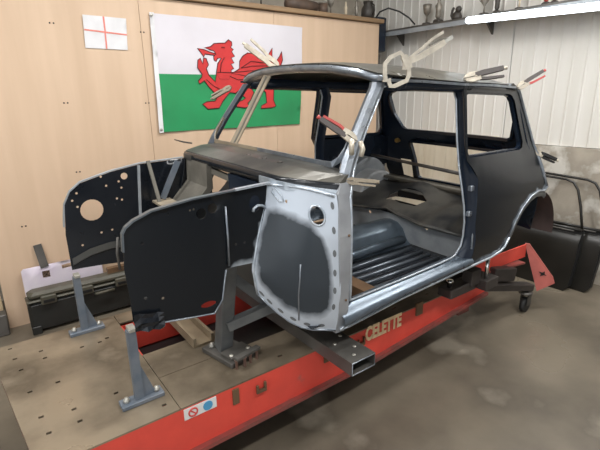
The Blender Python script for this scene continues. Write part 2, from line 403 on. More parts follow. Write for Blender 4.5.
# ------------------------------------------------------------------ flags
def cloth_y(x, z): return PY-.012-.004*math.sin(9*x+3*z)-.003*math.sin(17*z+5*x)-.0015*math.sin(31*x-9*z)
FX0, FX1, FZ0, FZ1, FZM = 1.08, 2.51, 1.356, 2.25, 1.81
fl = empty('dragon_flag', (1.8, PY, 1.356), 'white and green flag with a red dragon on plywood wall', 'flag')
sheet('white_field', [(FX0+.02, FZ1), (FX1+.02, FZ1), (FX1+.005, FZM), (FX0, FZM)], [], lambda x, z: (x, cloth_y(x, z), z), .002, whitec, fl, .05)
sheet('green_field', [(FX0, FZM), (FX1+.005, FZM), (FX1-.03, FZ0), (FX0-.015, FZ0)], [], lambda x, z: (x, cloth_y(x, z), z), .002, greenc, fl, .05)
sheet('hoist_band', [(FX0-.01, FZ1+.005), (FX0+.025, FZ1+.005), (FX0+.008, FZ0-.005), (FX0-.028, FZ0-.005)], [], lambda x, z: (x, cloth_y(x, z)-.004, z), .002, paper, fl, .05)
for x, z in ((FX0, FZ1-.015), (FX0-.015, FZ0+.02)): MB().lathe([(.012, 0), (.012, .003), (.006, .004)], (x+.003, PY-.022, z), (0, -1, 0), 8).build('eyelet', boltm, fl)
DR = {
 'head': [(1.504, 2.021), (1.562, 2.034), (1.594, 2.059), (1.643, 2.065), (1.697, 2.068), (1.732, 2.097), (1.763, 2.081), (1.765, 2.053), (1.751, 2.037), (1.778, 2.02), (1.76, 2.002), (1.787, 1.965), (1.751, 1.951), (1.776, 1.91), (1.744, 1.9), (1.768, 1.863), (1.741, 1.851), (1.744, 1.823), (1.713, 1.775), (1.622, 1.775), (1.595, 1.821), (1.613, 1.898), (1.652, 1.945), (1.617, 1.943), (1.6, 1.916), (1.583, 1.927), (1.582, 1.957), (1.605, 1.976), (1.589, 2.0), (1.551, 2.008)],
 'tongue': [(1.441, 2.015), (1.5, 2.006), (1.564, 1.987), (1.6, 1.979), (1.592, 1.966), (1.548, 1.969), (1.504, 1.972), (1.492, 1.949)],
 'wing': [(1.739, 1.823), (1.793, 1.846), (1.824, 1.864), (1.832, 1.927), (1.867, 1.971), (1.917, 1.998), (1.985, 1.995), (2.057, 1.959), (2.096, 1.924), (2.123, 1.977), (2.175, 2.049), (2.172, 1.979), (2.217, 1.94), (2.253, 1.982), (2.275, 2.024), (2.286, 1.95), (2.258, 1.882), (2.192, 1.831), (1.964, 1.794)],
 'body': [(1.595, 1.828), (1.745, 1.831), (1.967, 1.851), (2.214, 1.856), (2.238, 1.814), (2.22, 1.738), (2.179, 1.712), (2.174, 1.592), (2.202, 1.536), (2.158, 1.523), (2.036, 1.518), (2.045, 1.543), (2.101, 1.568), (2.092, 1.662), (2.025, 1.712), (1.924, 1.709), (1.961, 1.662), (1.926, 1.596), (1.892, 1.567), (1.907, 1.538), (1.86, 1.528), (1.774, 1.541), (1.753, 1.575), (1.839, 1.594), (1.875, 1.614), (1.827, 1.65), (1.825, 1.693), (1.771, 1.656), (1.715, 1.664), (1.645, 1.593), (1.604, 1.534), (1.495, 1.528), (1.45, 1.57), (1.491, 1.588), (1.569, 1.593), (1.597, 1.63), (1.573, 1.657), (1.519, 1.712), (1.483, 1.761), (1.439, 1.735), (1.428, 1.758), (1.461, 1.788), (1.466, 1.811), (1.427, 1.863), (1.435, 1.922), (1.457, 1.938), (1.477, 1.894), (1.488, 1.942), (1.511, 1.937), (1.528, 1.888), (1.505, 1.857), (1.526, 1.804), (1.581, 1.751)],
}
dr_root = None
for i, (k, po) in enumerate(DR.items()):
    o = sheet('dragon_'+k, po, [], lambda x, z, i=i: (x, cloth_y(x, z)-.0025-.0012*i, z), .001, redc, fl, .05)
    MB().tube([(x, cloth_y(x, z)-.0037-.0012*i, z) for x, z in dense(po, .06)], .0042, 4, True).build('outline', blackc, o)
for pts in ([(1.84, 1.87), (1.95, 1.93), (2.09, 1.92)], [(1.84, 1.87), (1.96, 1.89), (2.2, 1.9)], [(1.66, 2.03), (1.675, 2.035), (1.69, 2.028)], [(1.63, 1.83), (1.645, 1.9), (1.68, 1.95)], [(1.50, 1.77), (1.56, 1.72), (1.62, 1.69)], [(1.72, 1.8), (1.8, 1.77), (1.9, 1.78), (2.05, 1.8)]):
    MB().tube([(x, cloth_y(x, z)-.0085, z) for x, z in dense(pts, .04, False)], .0035, 4).build('dragon_line', blackc, fl)
ef = empty('paper_flag', (.74, PY, 1.97), 'small white paper flag with thin red cross on plywood', 'flag')
q = [(.592, 2.197), (.893, 2.196), (.878, 1.976), (.583, 1.978)]
sheet('sheet', q, [], lambda x, z: (x, PY-.006-.004*math.sin(8*x)*math.sin(11*z), z), .001, paper, ef, .05)
sheet('red_cross', [(.726, 2.196), (.738, 2.196), (.736, 2.096), (.886, 2.088), (.886, 2.078), (.735, 2.085), (.733, 1.978), (.722, 1.978), (.725, 2.086), (.59, 2.094), (.59, 2.104), (.726, 2.097)], [], lambda x, z: (x, PY-.0085-.004*math.sin(8*x)*math.sin(11*z), z), .001, pinkline, ef, .04)

# ================================================================== the alignment bench
DZ = .43
be = empty('alignment_bench', (1.2, 0, .0), 'red steel chassis alignment bench carrying the black bodyshell', 'bench')
def deckpart(name, poly, holes=[], m=decksteel, t=.008): return sheet(name, poly, holes, lambda x, y: (x, y, DZ-t), t, m, be, .12)
slots = [(-.23, .447), (-.219, .327), (-.205, .204), (-.192, -.005), (-.109, .329), (-.102, .247), (-.085, -.002), (-.064, -.239), (-.059, -.328), (-.176, -.21), (-.165, -.326), (.098, -.239), (.232, -.438), (.061, .242), (.144, .236), (.183, .255)]
sl_h = [[(x-.009, y_-.007), (x+.009, y_-.007), (x+.009, y_+.007), (x-.009, y_+.007)] for x, y_ in slots]
deckpart('deck_plate', [(-.315, .492), (.275, .492), (.275, -.5), (-.222, -.5)], sl_h)
deckpart('rail_top', [(.278, -.5), (2.45, -.5), (2.45, -.25), (.278, -.25)], [[(x-.013, -.44), (x+.013, -.44), (x+.013, -.428), (x-.013, -.428)] for x in (.8, 1.3, 1.6, 1.9)])
deckpart('rail_top', [(.278, .492), (2.45, .492), (2.45, .375), (.278, .375)])
deckpart('centre_plate', [(.278, -.247), (.68, -.247), (.68, -.02), (.278, -.02)])
# side beams: web, lower flange that rises towards the rear
def zb(x): return interp(x, [-.3, 1.3, 2.45], [.215, .225, .315])
for s, y0 in ((-1, -.492), (1, .484)):
    m = MB(); xs = [-.23, .3, .9, 1.3, 1.8, 2.45]
    m.loft([[V((x, y0-.008, zb(x))), V((x, y0+.008, zb(x))), V((x, y0+.008, DZ-.008)), V((x, y0-.008, DZ-.008))] for x in xs])
    m.build('side_beam', jigred, be)
    m = MB(); ya, yb_ = (y0-.035, y0+.1) if s < 0 else (y0-.1, y0+.035)
    m.loft([[V((x, ya, zb(x)-.02)), V((x, yb_, zb(x)-.02)), V((x, yb_, zb(x))), V((x, ya, zb(x)))] for x in xs])
    m.build('lower_flange', jigredf, be)
for y0 in (-.25, .375):
    MB().box((1.36, y0, .33), (2.17, .012, .16)).build('inner_web', jigred, be)
MB().box((.283, .06, .33), (.012, .62, .16)).build('inner_web', jigred, be)
MB().bar((-.20, -.48, .335), (-.29, .47, .335), .012, .16).build('end_web', jigredf, be)
MB().box((.02, 0, .30), (.46, .95, .01)).build('bench_shade_sheet', blackm, be)  # black sheet stands in for the shade below the deck plate
MB().box((1.36, .06, .24), (2.17, .6, .01)).build('bench_shade_sheet', blackm, be)  # black colour paints the shade down in the bench opening
for x in (.52, 1.03): MB().box((x, -.503, .375), (.03, .008, .075)).build('web_slot_plate', woodfloor, be)
MB().box((1.74, -.505, .41), (.055, .012, .08)).build('bracket_tab', woodfloor, be)
for x in (.62, 1.24):
    MB().prism([(0, 0), (.05, 0), (.05, .045), (.04, .045), (.04, .015), (.01, .015), (.01, .04), (0, .04)], (x, -.506, .345), (1, 0, 0), (0, 0, 1), .01).build('clip', woodfloor, be)
# cross bearers under deck, castors
for x in (-.1, 2.3): MB().box((x, 0, .21), (.12, .9, .07)).build('cross_bearer', jigredf, be)
def castor(x, y_, top):
    r = MB().lathe([(.05, 0), (.05, .012), (.03, .02)], (x, y_, top), (0, 0, -1)).build('castor', tubesteel, be)
    m = MB()
    for s in (-1, 1): m.box((x+.015, y_+s*.027, (top+.065)/2+.005), (.05, .006, top-.05))
    m.build('fork', tubesteel, r)
    MB().lathe([(.045, -.02), (.06, -.014), (.06, .014), (.045, .02)], (x+.015, y_, .06), (0, 1, 0), 18).build('wheel', rubber, r)
for x, y_ in ((-.1, -.38), (-.1, .38), (2.3, .35)): castor(x, y_, .18)
# sticker with the two round signs
sk = MB().box((.358, -.502, .393), (.142, .003, .05)).build('sticker', stickw, be)
ring = MB(); ring.tube([(.325+.018*math.cos(t), -.5045, .393+.018*math.sin(t)) for t in [k*math.pi/10 for k in range(20)]], .0035, 5, True)
ring.bar((.312, -.5045, .406), (.338, -.5045, .380), .004, .005); ring.build('prohibition_sign', stickr, sk)
MB().prism(circ(0, 0, .021, 20), (.39, -.5035, .393), (1, 0, 0), (0, 0, 1), .002).build('mandatory_sign', stickb, sk)
# lettering on the beam
cu = bpy.data.curves.new('lettering', 'FONT'); cu.body = 'CELETTE'; cu.size = .115; cu.extrude = .001; cu.space_character = 1.0; cu.offset = .005
to = bpy.data.objects.new('tmp_text', cu); col.objects.link(to); bpy.context.view_layer.update()
dg = bpy.context.evaluated_depsgraph_get(); tm = bpy.data.meshes.new_from_object(to.evaluated_get(dg))
wx = max(v.co.x for v in tm.vertices)-min(v.co.x for v in tm.vertices); x00 = min(v.co.x for v in tm.vertices)
inv = parent_inv(be)
for v in tm.vertices: v.co = inv @ V((1.305+(v.co.x-x00)/wx*.285, -.5015-v.co.z, .352+v.co.y*.97))
bpy.data.objects.remove(to); tm.materials.clear(); link('lettering', tm, letterm, be)
# rear outrigger: red folded foot on its castor
rf = MB()
A, B, C, Dd = V((3.0, -.42, .53)), V((3.19, -.60, .265)), V((3.055, -.575, .165)), V((2.99, -.47, .42))
pA = [V((3.05, -.445, .515)), V((3.085, -.465, .508)), V((3.18, -.628, .262)), V((3.178, -.645, .222)), V((3.057, -.575, .167))]
rf.loft([pA, [p+V((.022, .012, 0)) for p in pA]])
ro = rf.build('outrigger_plate', mat('foot_red', (.42, .11, .09), .5, 0, (.32, .08, .065), 9), be); ro['label'] = 'faded red triangular end plate'
MB().prism([(0, 0), (.03, .004), (.04, .02), (.05, 0), (.07, -.004), (.045, -.012), (.03, -.03), (.028, -.01)], (3.088, -.553, .315), V((.62, -.66, -.4)).normalized(), V((.25, -.3, .9)).normalized(), .004).build('cut_out', blackm, ro)
MB().bar((2.45, -.40, .44), (3.055, -.45, .462), .012, .1).build('outrigger_channel', jigred, be)
MB().bar((2.45, -.30, .39), (3.0, -.40, .39), .2, .012).build('outrigger_channel', jigredf, be)
MB().bar((2.62, -.44, .375), (2.84, -.48, .34), .07, .1, bev=.006).build('outrigger_block', darksteel, be)
MB().bar((2.45, -.44, .33), (3.03, -.53, .20), .08, .05, bev=.004).build('outrigger_arm', darksteel, be)
castor(2.98, -.53, .17)
MB().bar((2.45, .42, .37), (2.95, .46, .30), .09, .08).build('outrigger_arm', jigredf, be); castor(2.95, .46, .26)

# ------------------------------------------------------------------ stands, tower and bars on the deck
def jig_stand(x, y_, h, label, tilt):
    r = empty('jig_stand', (x, y_, DZ), label, 'stand')
    MB().box((x+.0, y_, DZ+.009), (.17, .06, .018), bev=.002).build('base_plate', standblue, r)
    MB().box((x-.01, y_, DZ+.018+h/2-.009), (.034, .03, h-.018)).build('post', standblue, r)
    MB().prism([(0, 0), (.05, 0), (0, .15)], (x+.007, y_+.004, DZ+.018), (1, 0, 0), (0, 0, 1), .008).build('gusset', standblue, r)
    for d in (-.06, .062): MB().lathe([(.013, 0), (.013, .012), (.009, .015), (.009, .02)], (x+d, y_, DZ+.018), n=6).build('bolt', boltm, r)
    MB().box((x-.006, y_, DZ+h+.006), (.028, .05, .016), bev=.002).build('clamp_head', boltm, r)
    return r
jig_stand(.172, -.352, .325, 'grey steel post stand bolted under the nearer inner wing front', 0)
jig_stand(.118, .40, .315, 'grey steel post stand bolted to deck in front of the tool case', 0)
tw = empty('jig_tower', (.60, -.27, DZ), 'bolted steel tower with square post rising under the inner wing', 'bracket')
ang = math.radians(12); ca, sa = math.cos(ang), math.sin(ang); AX = (V((ca, sa, 0)), V((-sa, ca, 0)), V((0, 0, 1)))
MB().box((.615, -.267, DZ+.0125), (.15, .225, .025), AX, .003).build('base_plate', tubesteel, tw)
MB().box((.63, -.32, DZ+.034), (.13, .08, .018), AX, .002).build('upper_plate', tubesteel, tw)
MB().bar((.60, -.245, DZ+.025), (.605, -.335, .928), .065, .065, (1, 0, 0), .003).build('post', poststeel, tw)
for x, y_ in ((.56, -.20), (.66, -.19), (.585, -.352), (.68, -.34)): MB().lathe([(.015, 0), (.015, .012), (.01, .016), (.01, .022)], (x, y_, DZ+.025 if y_ > -.3 else DZ+.025), n=6).build('bolt', boltm, tw)
for x, y_ in ((.585, -.40), (.625, -.405), (.66, -.395), (.70, -.385)): MB().lathe([(.007, 0), (.007, .045), (.011, .045), (.011, .055)], (x, y_, DZ), n=6).build('stud', copper, tw)
MB().box((.645, -.396, DZ+.056), (.14, .03, .012), AX).build('stud_plate', tubesteel, tw)
MB().bar((.60, -.30, .60), (.84, -.36, .66), .045, .045).build('brace', poststeel, tw)
MB().bar((.615, -.31, .86), (.86, -.33, .61), .012, .045).build('brace', poststeel, tw)
# long rectangular tube across the bench under the sill
ct = MB(); x0, x1, za, zb_ = .955, 1.10, DZ+.001, DZ+.066
y0, y1 = -.765, .30
outer = lambda y_: [V((x0, y_, za)), V((x1, y_, za)), V((x1, y_, zb_)), V((x0, y_, zb_))]
t_ = .006
innr = lambda y_: [V((x0+t_, y_, za+t_)), V((x1-t_, y_, za+t_)), V((x1-t_, y_, zb_-t_)), V((x0+t_, y_, zb_-t_))]
ct.loft([innr(y1), outer(y1), outer(y0), innr(y0), innr(y1)], True, False)
ctr = empty('cross_tube', (1.03, -.2, DZ), 'long rectangular steel tube lying across bench under the sill', 'beam')
ct.build('tube', tubesteel, ctr)
ri = MB(); ri.tube([(x0+.003, y0-.001, za+.003), (x1-.003, y0-.001, za+.003), (x1-.003, y0-.001, zb_-.003), (x0+.003, y0-.001, zb_-.003)], .0034, 4, True); ri.build('cut_end', steel, ctr)
for x, y_ in ((1.0, -.6), (1.06, -.67), (1.01, -.72), (1.07, -.56), (.99, -.35)): MB().lathe([(.009, 0), (.009, .002), (.003, .003)], (x, y_, zb_), n=8).build('hole_rim', boltm, ctr)
# wooden-coloured channel over the opening
ch = MB(); xa = .555
ch.loft([[V((xa-.055, y_, DZ)), V((xa+.055, y_, DZ)), V((xa+.055, y_, DZ+.05)), V((xa+.04, y_, DZ+.05)), V((xa+.04, y_, DZ+.012)), V((xa-.04, y_, DZ+.012)), V((xa-.04, y_, DZ+.05)), V((xa-.055, y_, DZ+.05))] for y_ in (-.12, .47)])
cho = ch.build('steel_channel', mat('channel_tan', (.34, .27, .18), .5, .25, (.24, .18, .12), 6)); tag(cho, 'tan steel channel bridging the bench opening behind the stands', 'channel')
# rear crossbar with upright pins
rb = empty('rear_crossbar', (2.3, 0, DZ), 'dark steel crossbar over rear of bench with chrome pins', 'beam')
MB().box((2.28, -.02, DZ+.035), (.14, 1.24, .068), bev=.004).build('bar', darksteel, rb)
for s in (-1, 1):
    MB().lathe([(.012, .0), (.012, .14)], (2.25, s*.60-.01, DZ+.069), n=10).build('pin', chrome, rb)
    MB().box((2.17, s*.55-.01, DZ+.09), (.10, .07, .1), bev=.004).build('pad_block', darksteel, rb)
MB().box((2.07, -.53, DZ+.03), (.26, .10, .06), bev=.006).build('rail_block', darksteel, rb)
MB().lathe([(.015, 0), (.015, .03), (.022, .03), (.022, .045)], (1.98, -.535, DZ+.06), n=8).build('adjuster', chrome, rb)

# ================================================================== the bodyshell
car = empty('car_bodyshell', (1.4, 0, .6), 'stripped black small car bodyshell without doors on red bench', 'car')
def Ys(z, x=1.5):
    a = interp(z-.46, [.13, .2, .35, .6, .75, .85, 1.22, 1.3], [.645, .665, .69, .695, .68, .655, .595, .575])
    return a-interp(z-.46, [.6, .85, 1.22], [0, .05, .06])*interp(x, [1.9, 2.5], [0, 1])
def hw(x): return interp(x, [1.2, 1.27, 1.5, 1.85, 2.135, 2.4, 2.47, 2.52], [.575, .585, .595, .60, .58, .55, .50, .35])
S = (-1, 1)
# --- quarter panels
QF = [(1.861, 1.588), (1.851, 1.389), (1.851, 1.285), (1.90, 1.235), (1.94, 1.18), (1.938, 1.12), (1.932, 1.068), (1.941, .92), (1.962, .833), (1.965, .74)]
ARC = [(2.165, .68), (2.26, .695), (2.30, .72), (2.325, .78), (2.365, .866), (2.426, .944), (2.516, 1.006), (2.60, 1.028), (2.68, 1.02)]
QR = [(2.712, 1.045), (2.695, 1.10), (2.678, 1.178), (2.66, 1.25), (2.646, 1.302), (2.573, 1.487), (2.517, 1.618), (2.485, 1.655)]
QO = [(1.857, 1.655)]+QF+[(1.955, .672)]+ARC+QR+[(2.446, 1.672)]
QW = [(1.885, 1.612), (1.872, 1.42), (1.868, 1.325), (1.88, 1.298), (1.97, 1.294), (2.46, 1.287), (2.505, 1.297), (2.522, 1.33), (2.45, 1.57), (2.42, 1.60), (2.38, 1.612), (1.93, 1.626)]
def barq(x, z):
    d = min(edist(x, z, ARC, False), edist(x, z, [(1.965, .68), (2.165, .68)], False), edist(x, z, QR[:5], False)*2)
    return max(0, .55-d*22)
for s in S:
    sheet('quarter_panel', QO, [QW], lambda x, z: (x, s*(Ys(z, x)-.006), z), .003*(-s), coatq, car, .05, barq)
    # window rebate: a dark inner frame behind the opening
    m = MB(); m.tube([(x, s*(Ys(z, x)-.028), z) for x, z in dense(QW, .05)], .016, 6, True, flat=(.02, .02), upv=(0, 1, 0)); m.build('window_frame', navy, car)
    # shut face of the door pillar
    IN = [(1.842, .545, 1.65), (1.872, .55, 1.588), (1.861, .583, 1.384), (1.855, .613, 1.24), (1.868, .63, 1.14), (1.884, .644, 1.033), (1.90, .645, .94), (1.905, .641, .863), (1.90, .636, .80), (1.862, .63, .751)]
    OU = [(1.857, 1.655), (1.861, 1.588), (1.851, 1.389), (1.851, 1.285), (1.94, 1.18), (1.932, 1.068), (1.941, .92), (1.962, .833), (1.965, .76), (1.955, .68)]
    m = MB(); vs = []; n = len(IN)
    for (a, b_), (x, y_, z) in zip(OU, IN): vs += [V((a, s*(Ys(b_)-.004), b_)), V(((a+x)/2+.014, s*((Ys(b_)+y_)/2), (b_+z)/2)), V((x, s*y_, z)), V((x+.06, s*(y_-.03), z))]
    fs = []
    for i in range(n-1):
        for j in range(3): fs.append([i*4+j, i*4+j+1, i*4+5+j, i*4+4+j])
    m.add(vs, fs, True); m.build('door_pillar', navy, car)
    for z in (1.13, .99): MB().box((1.915, s*.655, z), (.03, .03, .03), bev=.004).build('striker', steel, car)
    MB().tube([(1.948, s*.668, 1.17), (1.94, s*.672, 1.05), (1.948, s*.672, .90), (1.955, s*.67, .78)], .005, 6).build('pillar_seam', bright, car)
    # door aperture flange
    AP = [(1.014, .677, 1.214), (1.012, .688, 1.10), (1.010, .69, .95), (1.016, .684, .80), (1.03, .665, .74), (1.074, .634, .717), (1.399, .636, .727), (1.717, .639, .741), (1.82, .634, .745)]+[p for p in IN[::-1]]+[(1.80, .55, 1.656), (1.6, .555, 1.66), (1.36, .56, 1.662), (1.28, .585, 1.652), (1.234, .604, 1.597), (1.133, .627, 1.457), (1.074, .643, 1.359), (1.051, .651, 1.312)]
    MB().tube([(x, s*y_, z) for x, y_, z in AP], .006, 6, True).build('aperture_flange', bright, car)
    # sill: stepped section
    m = MB(); rings = []
    for x in (.985, 1.037, 1.2, 1.4, 1.6, 1.8, 1.97):
        zb2 = interp(x, [1.0, 1.037, 1.377, 1.777, 2.165], [.60, .606, .642, .662, .678]); zt2 = interp(x, [1.05, 1.4, 1.72, 1.9], [.717, .727, .741, .748])
        hh = zt2-zb2
        rings.append([V((x, s*.56, zt2-.07)), V((x, s*.60, zt2-.008)), V((x, s*.634, zt2)), V((x, s*.648, zt2-.3*hh)), V((x, s*.672, zt2-.36*hh)), V((x, s*.684, zt2-.5*hh)), V((x, s*.682, zt2-.72*hh)), V((x, s*.665, zb2+.012)), V((x, s*.657, zb2)), V((x, s*.60, zb2))])
    m.loft(rings, False, False, True); m.build('sill', mat('sill_steel', (.085, .11, .14), .3, .45, (.15, .18, .215), 9, rvar=.08) if s < 0 else bpy.data.materials['sill_steel'], car)
    MB().tube([(x, s*y_, z) for x, y_, z in ((.985, .652, .604), (1.037, .657, .606), (1.377, .666, .644), (1.777, .671, .665), (2.165, .675, .682), (2.26, .675, .697), (2.30, .68, .722), (2.325, .688, .78))], .0075, 6).build('sill_flange', bright, car)
    MB().tube([(x, s*(Ys(z)+.002), z) for x, z in ARC[3:]+[(2.712, 1.045)]], .007, 6).build('arch_lip', steel, car)
    al = MB(); rows = []
    for x, z in ARC[3:]+[(2.712, 1.0)]:
        k = V((2.605-x, .735-z)).normalized()*.038; rows.append([V((x, s*(Ys(z)-.001), z)), V((x+k.x*.5, s*(Ys(z)+.004), z+k.y*.5)), V((x+k.x, s*(Ys(z)-.004), z+k.y))])
    al.loft(rows, False, False, True); al.build('arch_flange', poststeel, car)
    MB().tube([(x, s*(Ys(z, x)-.002), z) for x, z in QR], .009, 6).build('rear_seam', steel, car)
    # rear wheel arch tub
    if s > 0: continue
    m = MB(); cx, cz, rr = 2.605, .735, .292
    arc = [math.radians(a) for a in range(-8, 190, 9)]
    prof = [(rr, .688), (rr, .6), (rr-.012, .50), (rr-.045, .455)]
    m.loft([[V((cx+r*math.cos(a), s*y_, cz+r*math.sin(a))) for r, y_ in prof] for a in arc], False, False, True); m.build('wheel_arch', oxide if s < 0 else palegrey, car)
    m = MB(); pl = [(cx+(rr-.045)*math.cos(a), cz+(rr-.045)*math.sin(a)) for a in arc]
    sheet('wheel_arch_side', pl, [], lambda x, z: (x, s*.455, z), .003, greyprimer if s < 0 else palegrey, car, .08)
LCX, LR, LCZ, LY, DCX, DR_ = 2.32, .22, .80, .38, 2.34, .225
# far tub stands higher inside the cabin: domed liner
for s in (1,):
    m = MB(); arc = [math.radians(a) for a in range(0, 181, 10)]
    m.loft([[V((LCX+r*math.cos(a), s*y_, LCZ+1.05*r*math.sin(a))) for r, y_ in ((LR, .62), (LR, LY+.012), (LR-.01, LY), (.01, LY))] for a in arc], False, False, False)
    m.build('wheel_arch_liner', mat('liner_grey', (.5, .51, .52), .5, .1, (.38, .39, .40), 7), car)
    m = MB(); m.loft([[V((DCX+r*math.cos(a), s*y_, .88+1.05*r*math.sin(a))) for r, y_ in ((DR_, .65), (DR_, .53), (DR_-.012, .52), (.01, .52))] for a in arc], False, False, False)
    m.build('wheel_arch_dome', greyprimer, car)
# --- windscreen pillars
for s in S:
    Q = [(1.285, .592, 1.672), (1.271, .60, 1.648), (1.234, .608, 1.598), (1.133, .631, 1.457), (1.074, .647, 1.359), (1.051, .655, 1.312), (1.03, .665, 1.25)]
    rings = []
    for i, (x, y_, z) in enumerate(Q):
        k = 1.0 if i < 4 else 1.15
        rings.append([V((x, s*y_, z)), V((x-.02*k, s*(y_+.002), z)), V((x-.038*k, s*(y_-.012), z)), V((x-.043*k, s*(y_-.035), z)), V((x-.03, s*(y_-.062), z)), V((x-.006, s*(y_-.058), z)), V((x, s*(y_-.03), z))])
    MB().loft(rings, True, True, False).build('windscreen_pillar', steel if s < 0 else mat('pillar_grey', (.09, .10, .12), .36, .3), car)
# windscreen inner flange sweeping from the scuttle into the pillar
def scx(y_): a = abs(y_)/.64; return .985+.06*a**3
def scz(y_): a = abs(y_)/.64; return 1.336-.022*a**3
for s in S:
    MB().tube([(scx(0), 0, scz(0)+.004), (scx(.2), s*.2, scz(.2)+.004), (scx(.4), s*.4, scz(.4)+.004), (scx(.5)-.0, s*.49, scz(.5)+.006), (1.015, s*.555, 1.335), (1.035, s*.585, 1.36), (1.06, s*.59, 1.40), (1.105, s*.578, 1.465)], .008, 4, flat=(.006, .026), upv=(0, -.2, 1)).build('screen_flange', tansteel if s > 0 else steel, car)
# --- roof
def rz(x, y_):
    e = interp(x, [1.2, 1.27, 1.5, 1.83, 2.135, 2.41, 2.5], [1.71, 1.703, 1.69, 1.675, 1.67, 1.66, 1.65]); c = interp(x, [1.2, 1.28, 1.42, 1.65, 1.9, 2.15, 2.35, 2.46, 2.56], [1.76, 1.77, 1.773, 1.771, 1.764, 1.747, 1.726, 1.70, 1.66])
    return e+(c-e)*max(0, 1-min(1, abs(y_)/hw(x))**2.8)
hr = [(1.285, .59), (1.5, .595), (1.85, .60), (2.135, .58), (2.38, .55), (2.44, .51), (2.49, .42), (2.525, .2), (2.53, 0)]
hf = [(1.25, .57), (1.235, .48), (1.22, .3), (1.212, .1)]
ro_out = [(x, -y_) for x, y_ in hr]+[(x, y_) for x, y_ in hr[-2::-1]]+hf+[(x, -y_) for x, y_ in hf[::-1]]
roofm = mat('roof_dusty', (.10, .09, .068), .34, .3, (.06, .055, .045), 3, rvar=.1)
sheet('roof_panel', ro_out, [], lambda x, y_: (x, y_, rz(x, y_)), .003, roofm, car, .07)
HD = [(1.295, -.59), (1.255, -.57), (1.235, -.48), (1.22, -.3), (1.212, -.1), (1.212, .1), (1.22, .3), (1.235, .48), (1.255, .57), (1.295, .59)]
rings = []
for x, y_ in HD:
    z = rz(x, y_); rings.append([V((x+.012, y_*.995, z+.004)), V((x-.006, y_, z-.006)), V((x-.012, y_, z-.022)), V((x+.004, y_*.985, z-.034)), V((x+.028, y_*.97, z-.04)), V((x+.07, y_*.95, z-.036)), V((x+.07, y_*.95, z-.006))])
MB().loft(rings, True, True, True).build('windscreen_header', steel, car)
for s in S:
    MB().tube([(1.245, s*.59, 1.684), (1.28, s*.602, 1.68), (1.514, s*.607, 1.676), (1.825, s*.612, 1.664), (2.135, s*.592, 1.66), (2.411, s*.562, 1.65), (2.48, s*.53, 1.64)], .007, 6, flat=(.022, .012), upv=(0, 0, 1)).build('drip_rail', steel if s < 0 else navy, car)
    m = MB(); rings = []
    for x in (1.28, 1.5, 1.7, 1.9, 2.1, 2.3, 2.42):
        z = interp(x, [1.28, 1.83, 2.135, 2.41], [1.684, 1.668, 1.664, 1.655]); h0 = hw(x)
        rings.append([V((x, s*h0, z)), V((x, s*(h0+.005), z-.02)), V((x, s*(h0-.012), z-.04)), V((x, s*(h0-.045), z-.045)), V((x, s*(h0-.11), z+.02)), V((x, s*(h0-.04), z+.012))])
    m.loft(rings, True, True, True); m.build('cant_rail', navy, car)
# --- rear panel with back window and boot opening (u = y, v = z)
def rx(y_, z): return interp(z, [.62, .75, .9, 1.1, 1.22, 1.30, 1.50, 1.66, 1.72], [2.84, 2.83, 2.81, 2.745, 2.69, 2.645, 2.575, 2.525, 2.50])-.085*(abs(y_)/.64)**3
RO = [(-.655, .99), (-.64, 1.2), (-.605, 1.31), (-.57, 1.49), (-.54, 1.62), (-.48, 1.665), (0, 1.675), (.48, 1.665), (.54, 1.62), (.57, 1.49), (.605, 1.31), (.64, 1.2), (.655, .99), (.60, .72), (-.60, .72)]
RW = [(-.50, 1.345), (-.47, 1.325), (.39, 1.325), (.42, 1.345), (.47, 1.45), (.485, 1.58), (.47, 1.61), (.42, 1.63), (-.44, 1.635), (-.49, 1.625), (-.515, 1.59), (-.53, 1.45)]
BO = [(-.37, 1.235), (.37, 1.235), (.385, 1.22), (.375, .935), (.35, .92), (-.35, .92), (-.375, .935), (-.385, 1.22)]
TL = [[(s*.425, 1.07), (s*.52, 1.075), (s*.515, .93), (s*.43, .915)] for s in S]
sheet('rear_panel', RO, [RW, BO]+TL, lambda y_, z: (rx(y_, z), y_, z), .004, navy, car, .06)
MB().tube([(rx(y_, z)-.012, y_, z) for y_, z in dense(RW, .06)], .012, 6, True, flat=(.02, .03), upv=(1, 0, 0)).build('rear_window_frame', navy, car)
MB().tube([(rx(y_, z)-.012, y_, z) for y_, z in dense(BO, .06)], .012, 6, True, flat=(.02, .03), upv=(1, 0, 0)).build('boot_frame', navy, car)
MB().lathe([(.018, 0), (.018, .05), (.012, .055)], (2.66, .50, 1.235), (-1, -.2, -.05), 10).build('lamp_plug', yellow, car)
# rear corners between quarter and rear panel (inside): rear bulkhead sides
for s in S:
    sheet('inner_quarter', [(1.96, .72), (2.30, .72), (2.34, .9), (2.45, .985), (2.60, 1.01), (2.70, 1.03), (2.66, 1.2), (2.62, 1.275), (1.88, 1.275), (1.955, 1.17)], [], lambda x, z: (x, s*(Ys(z, x)-.05), z), .003, navy, car, .08)
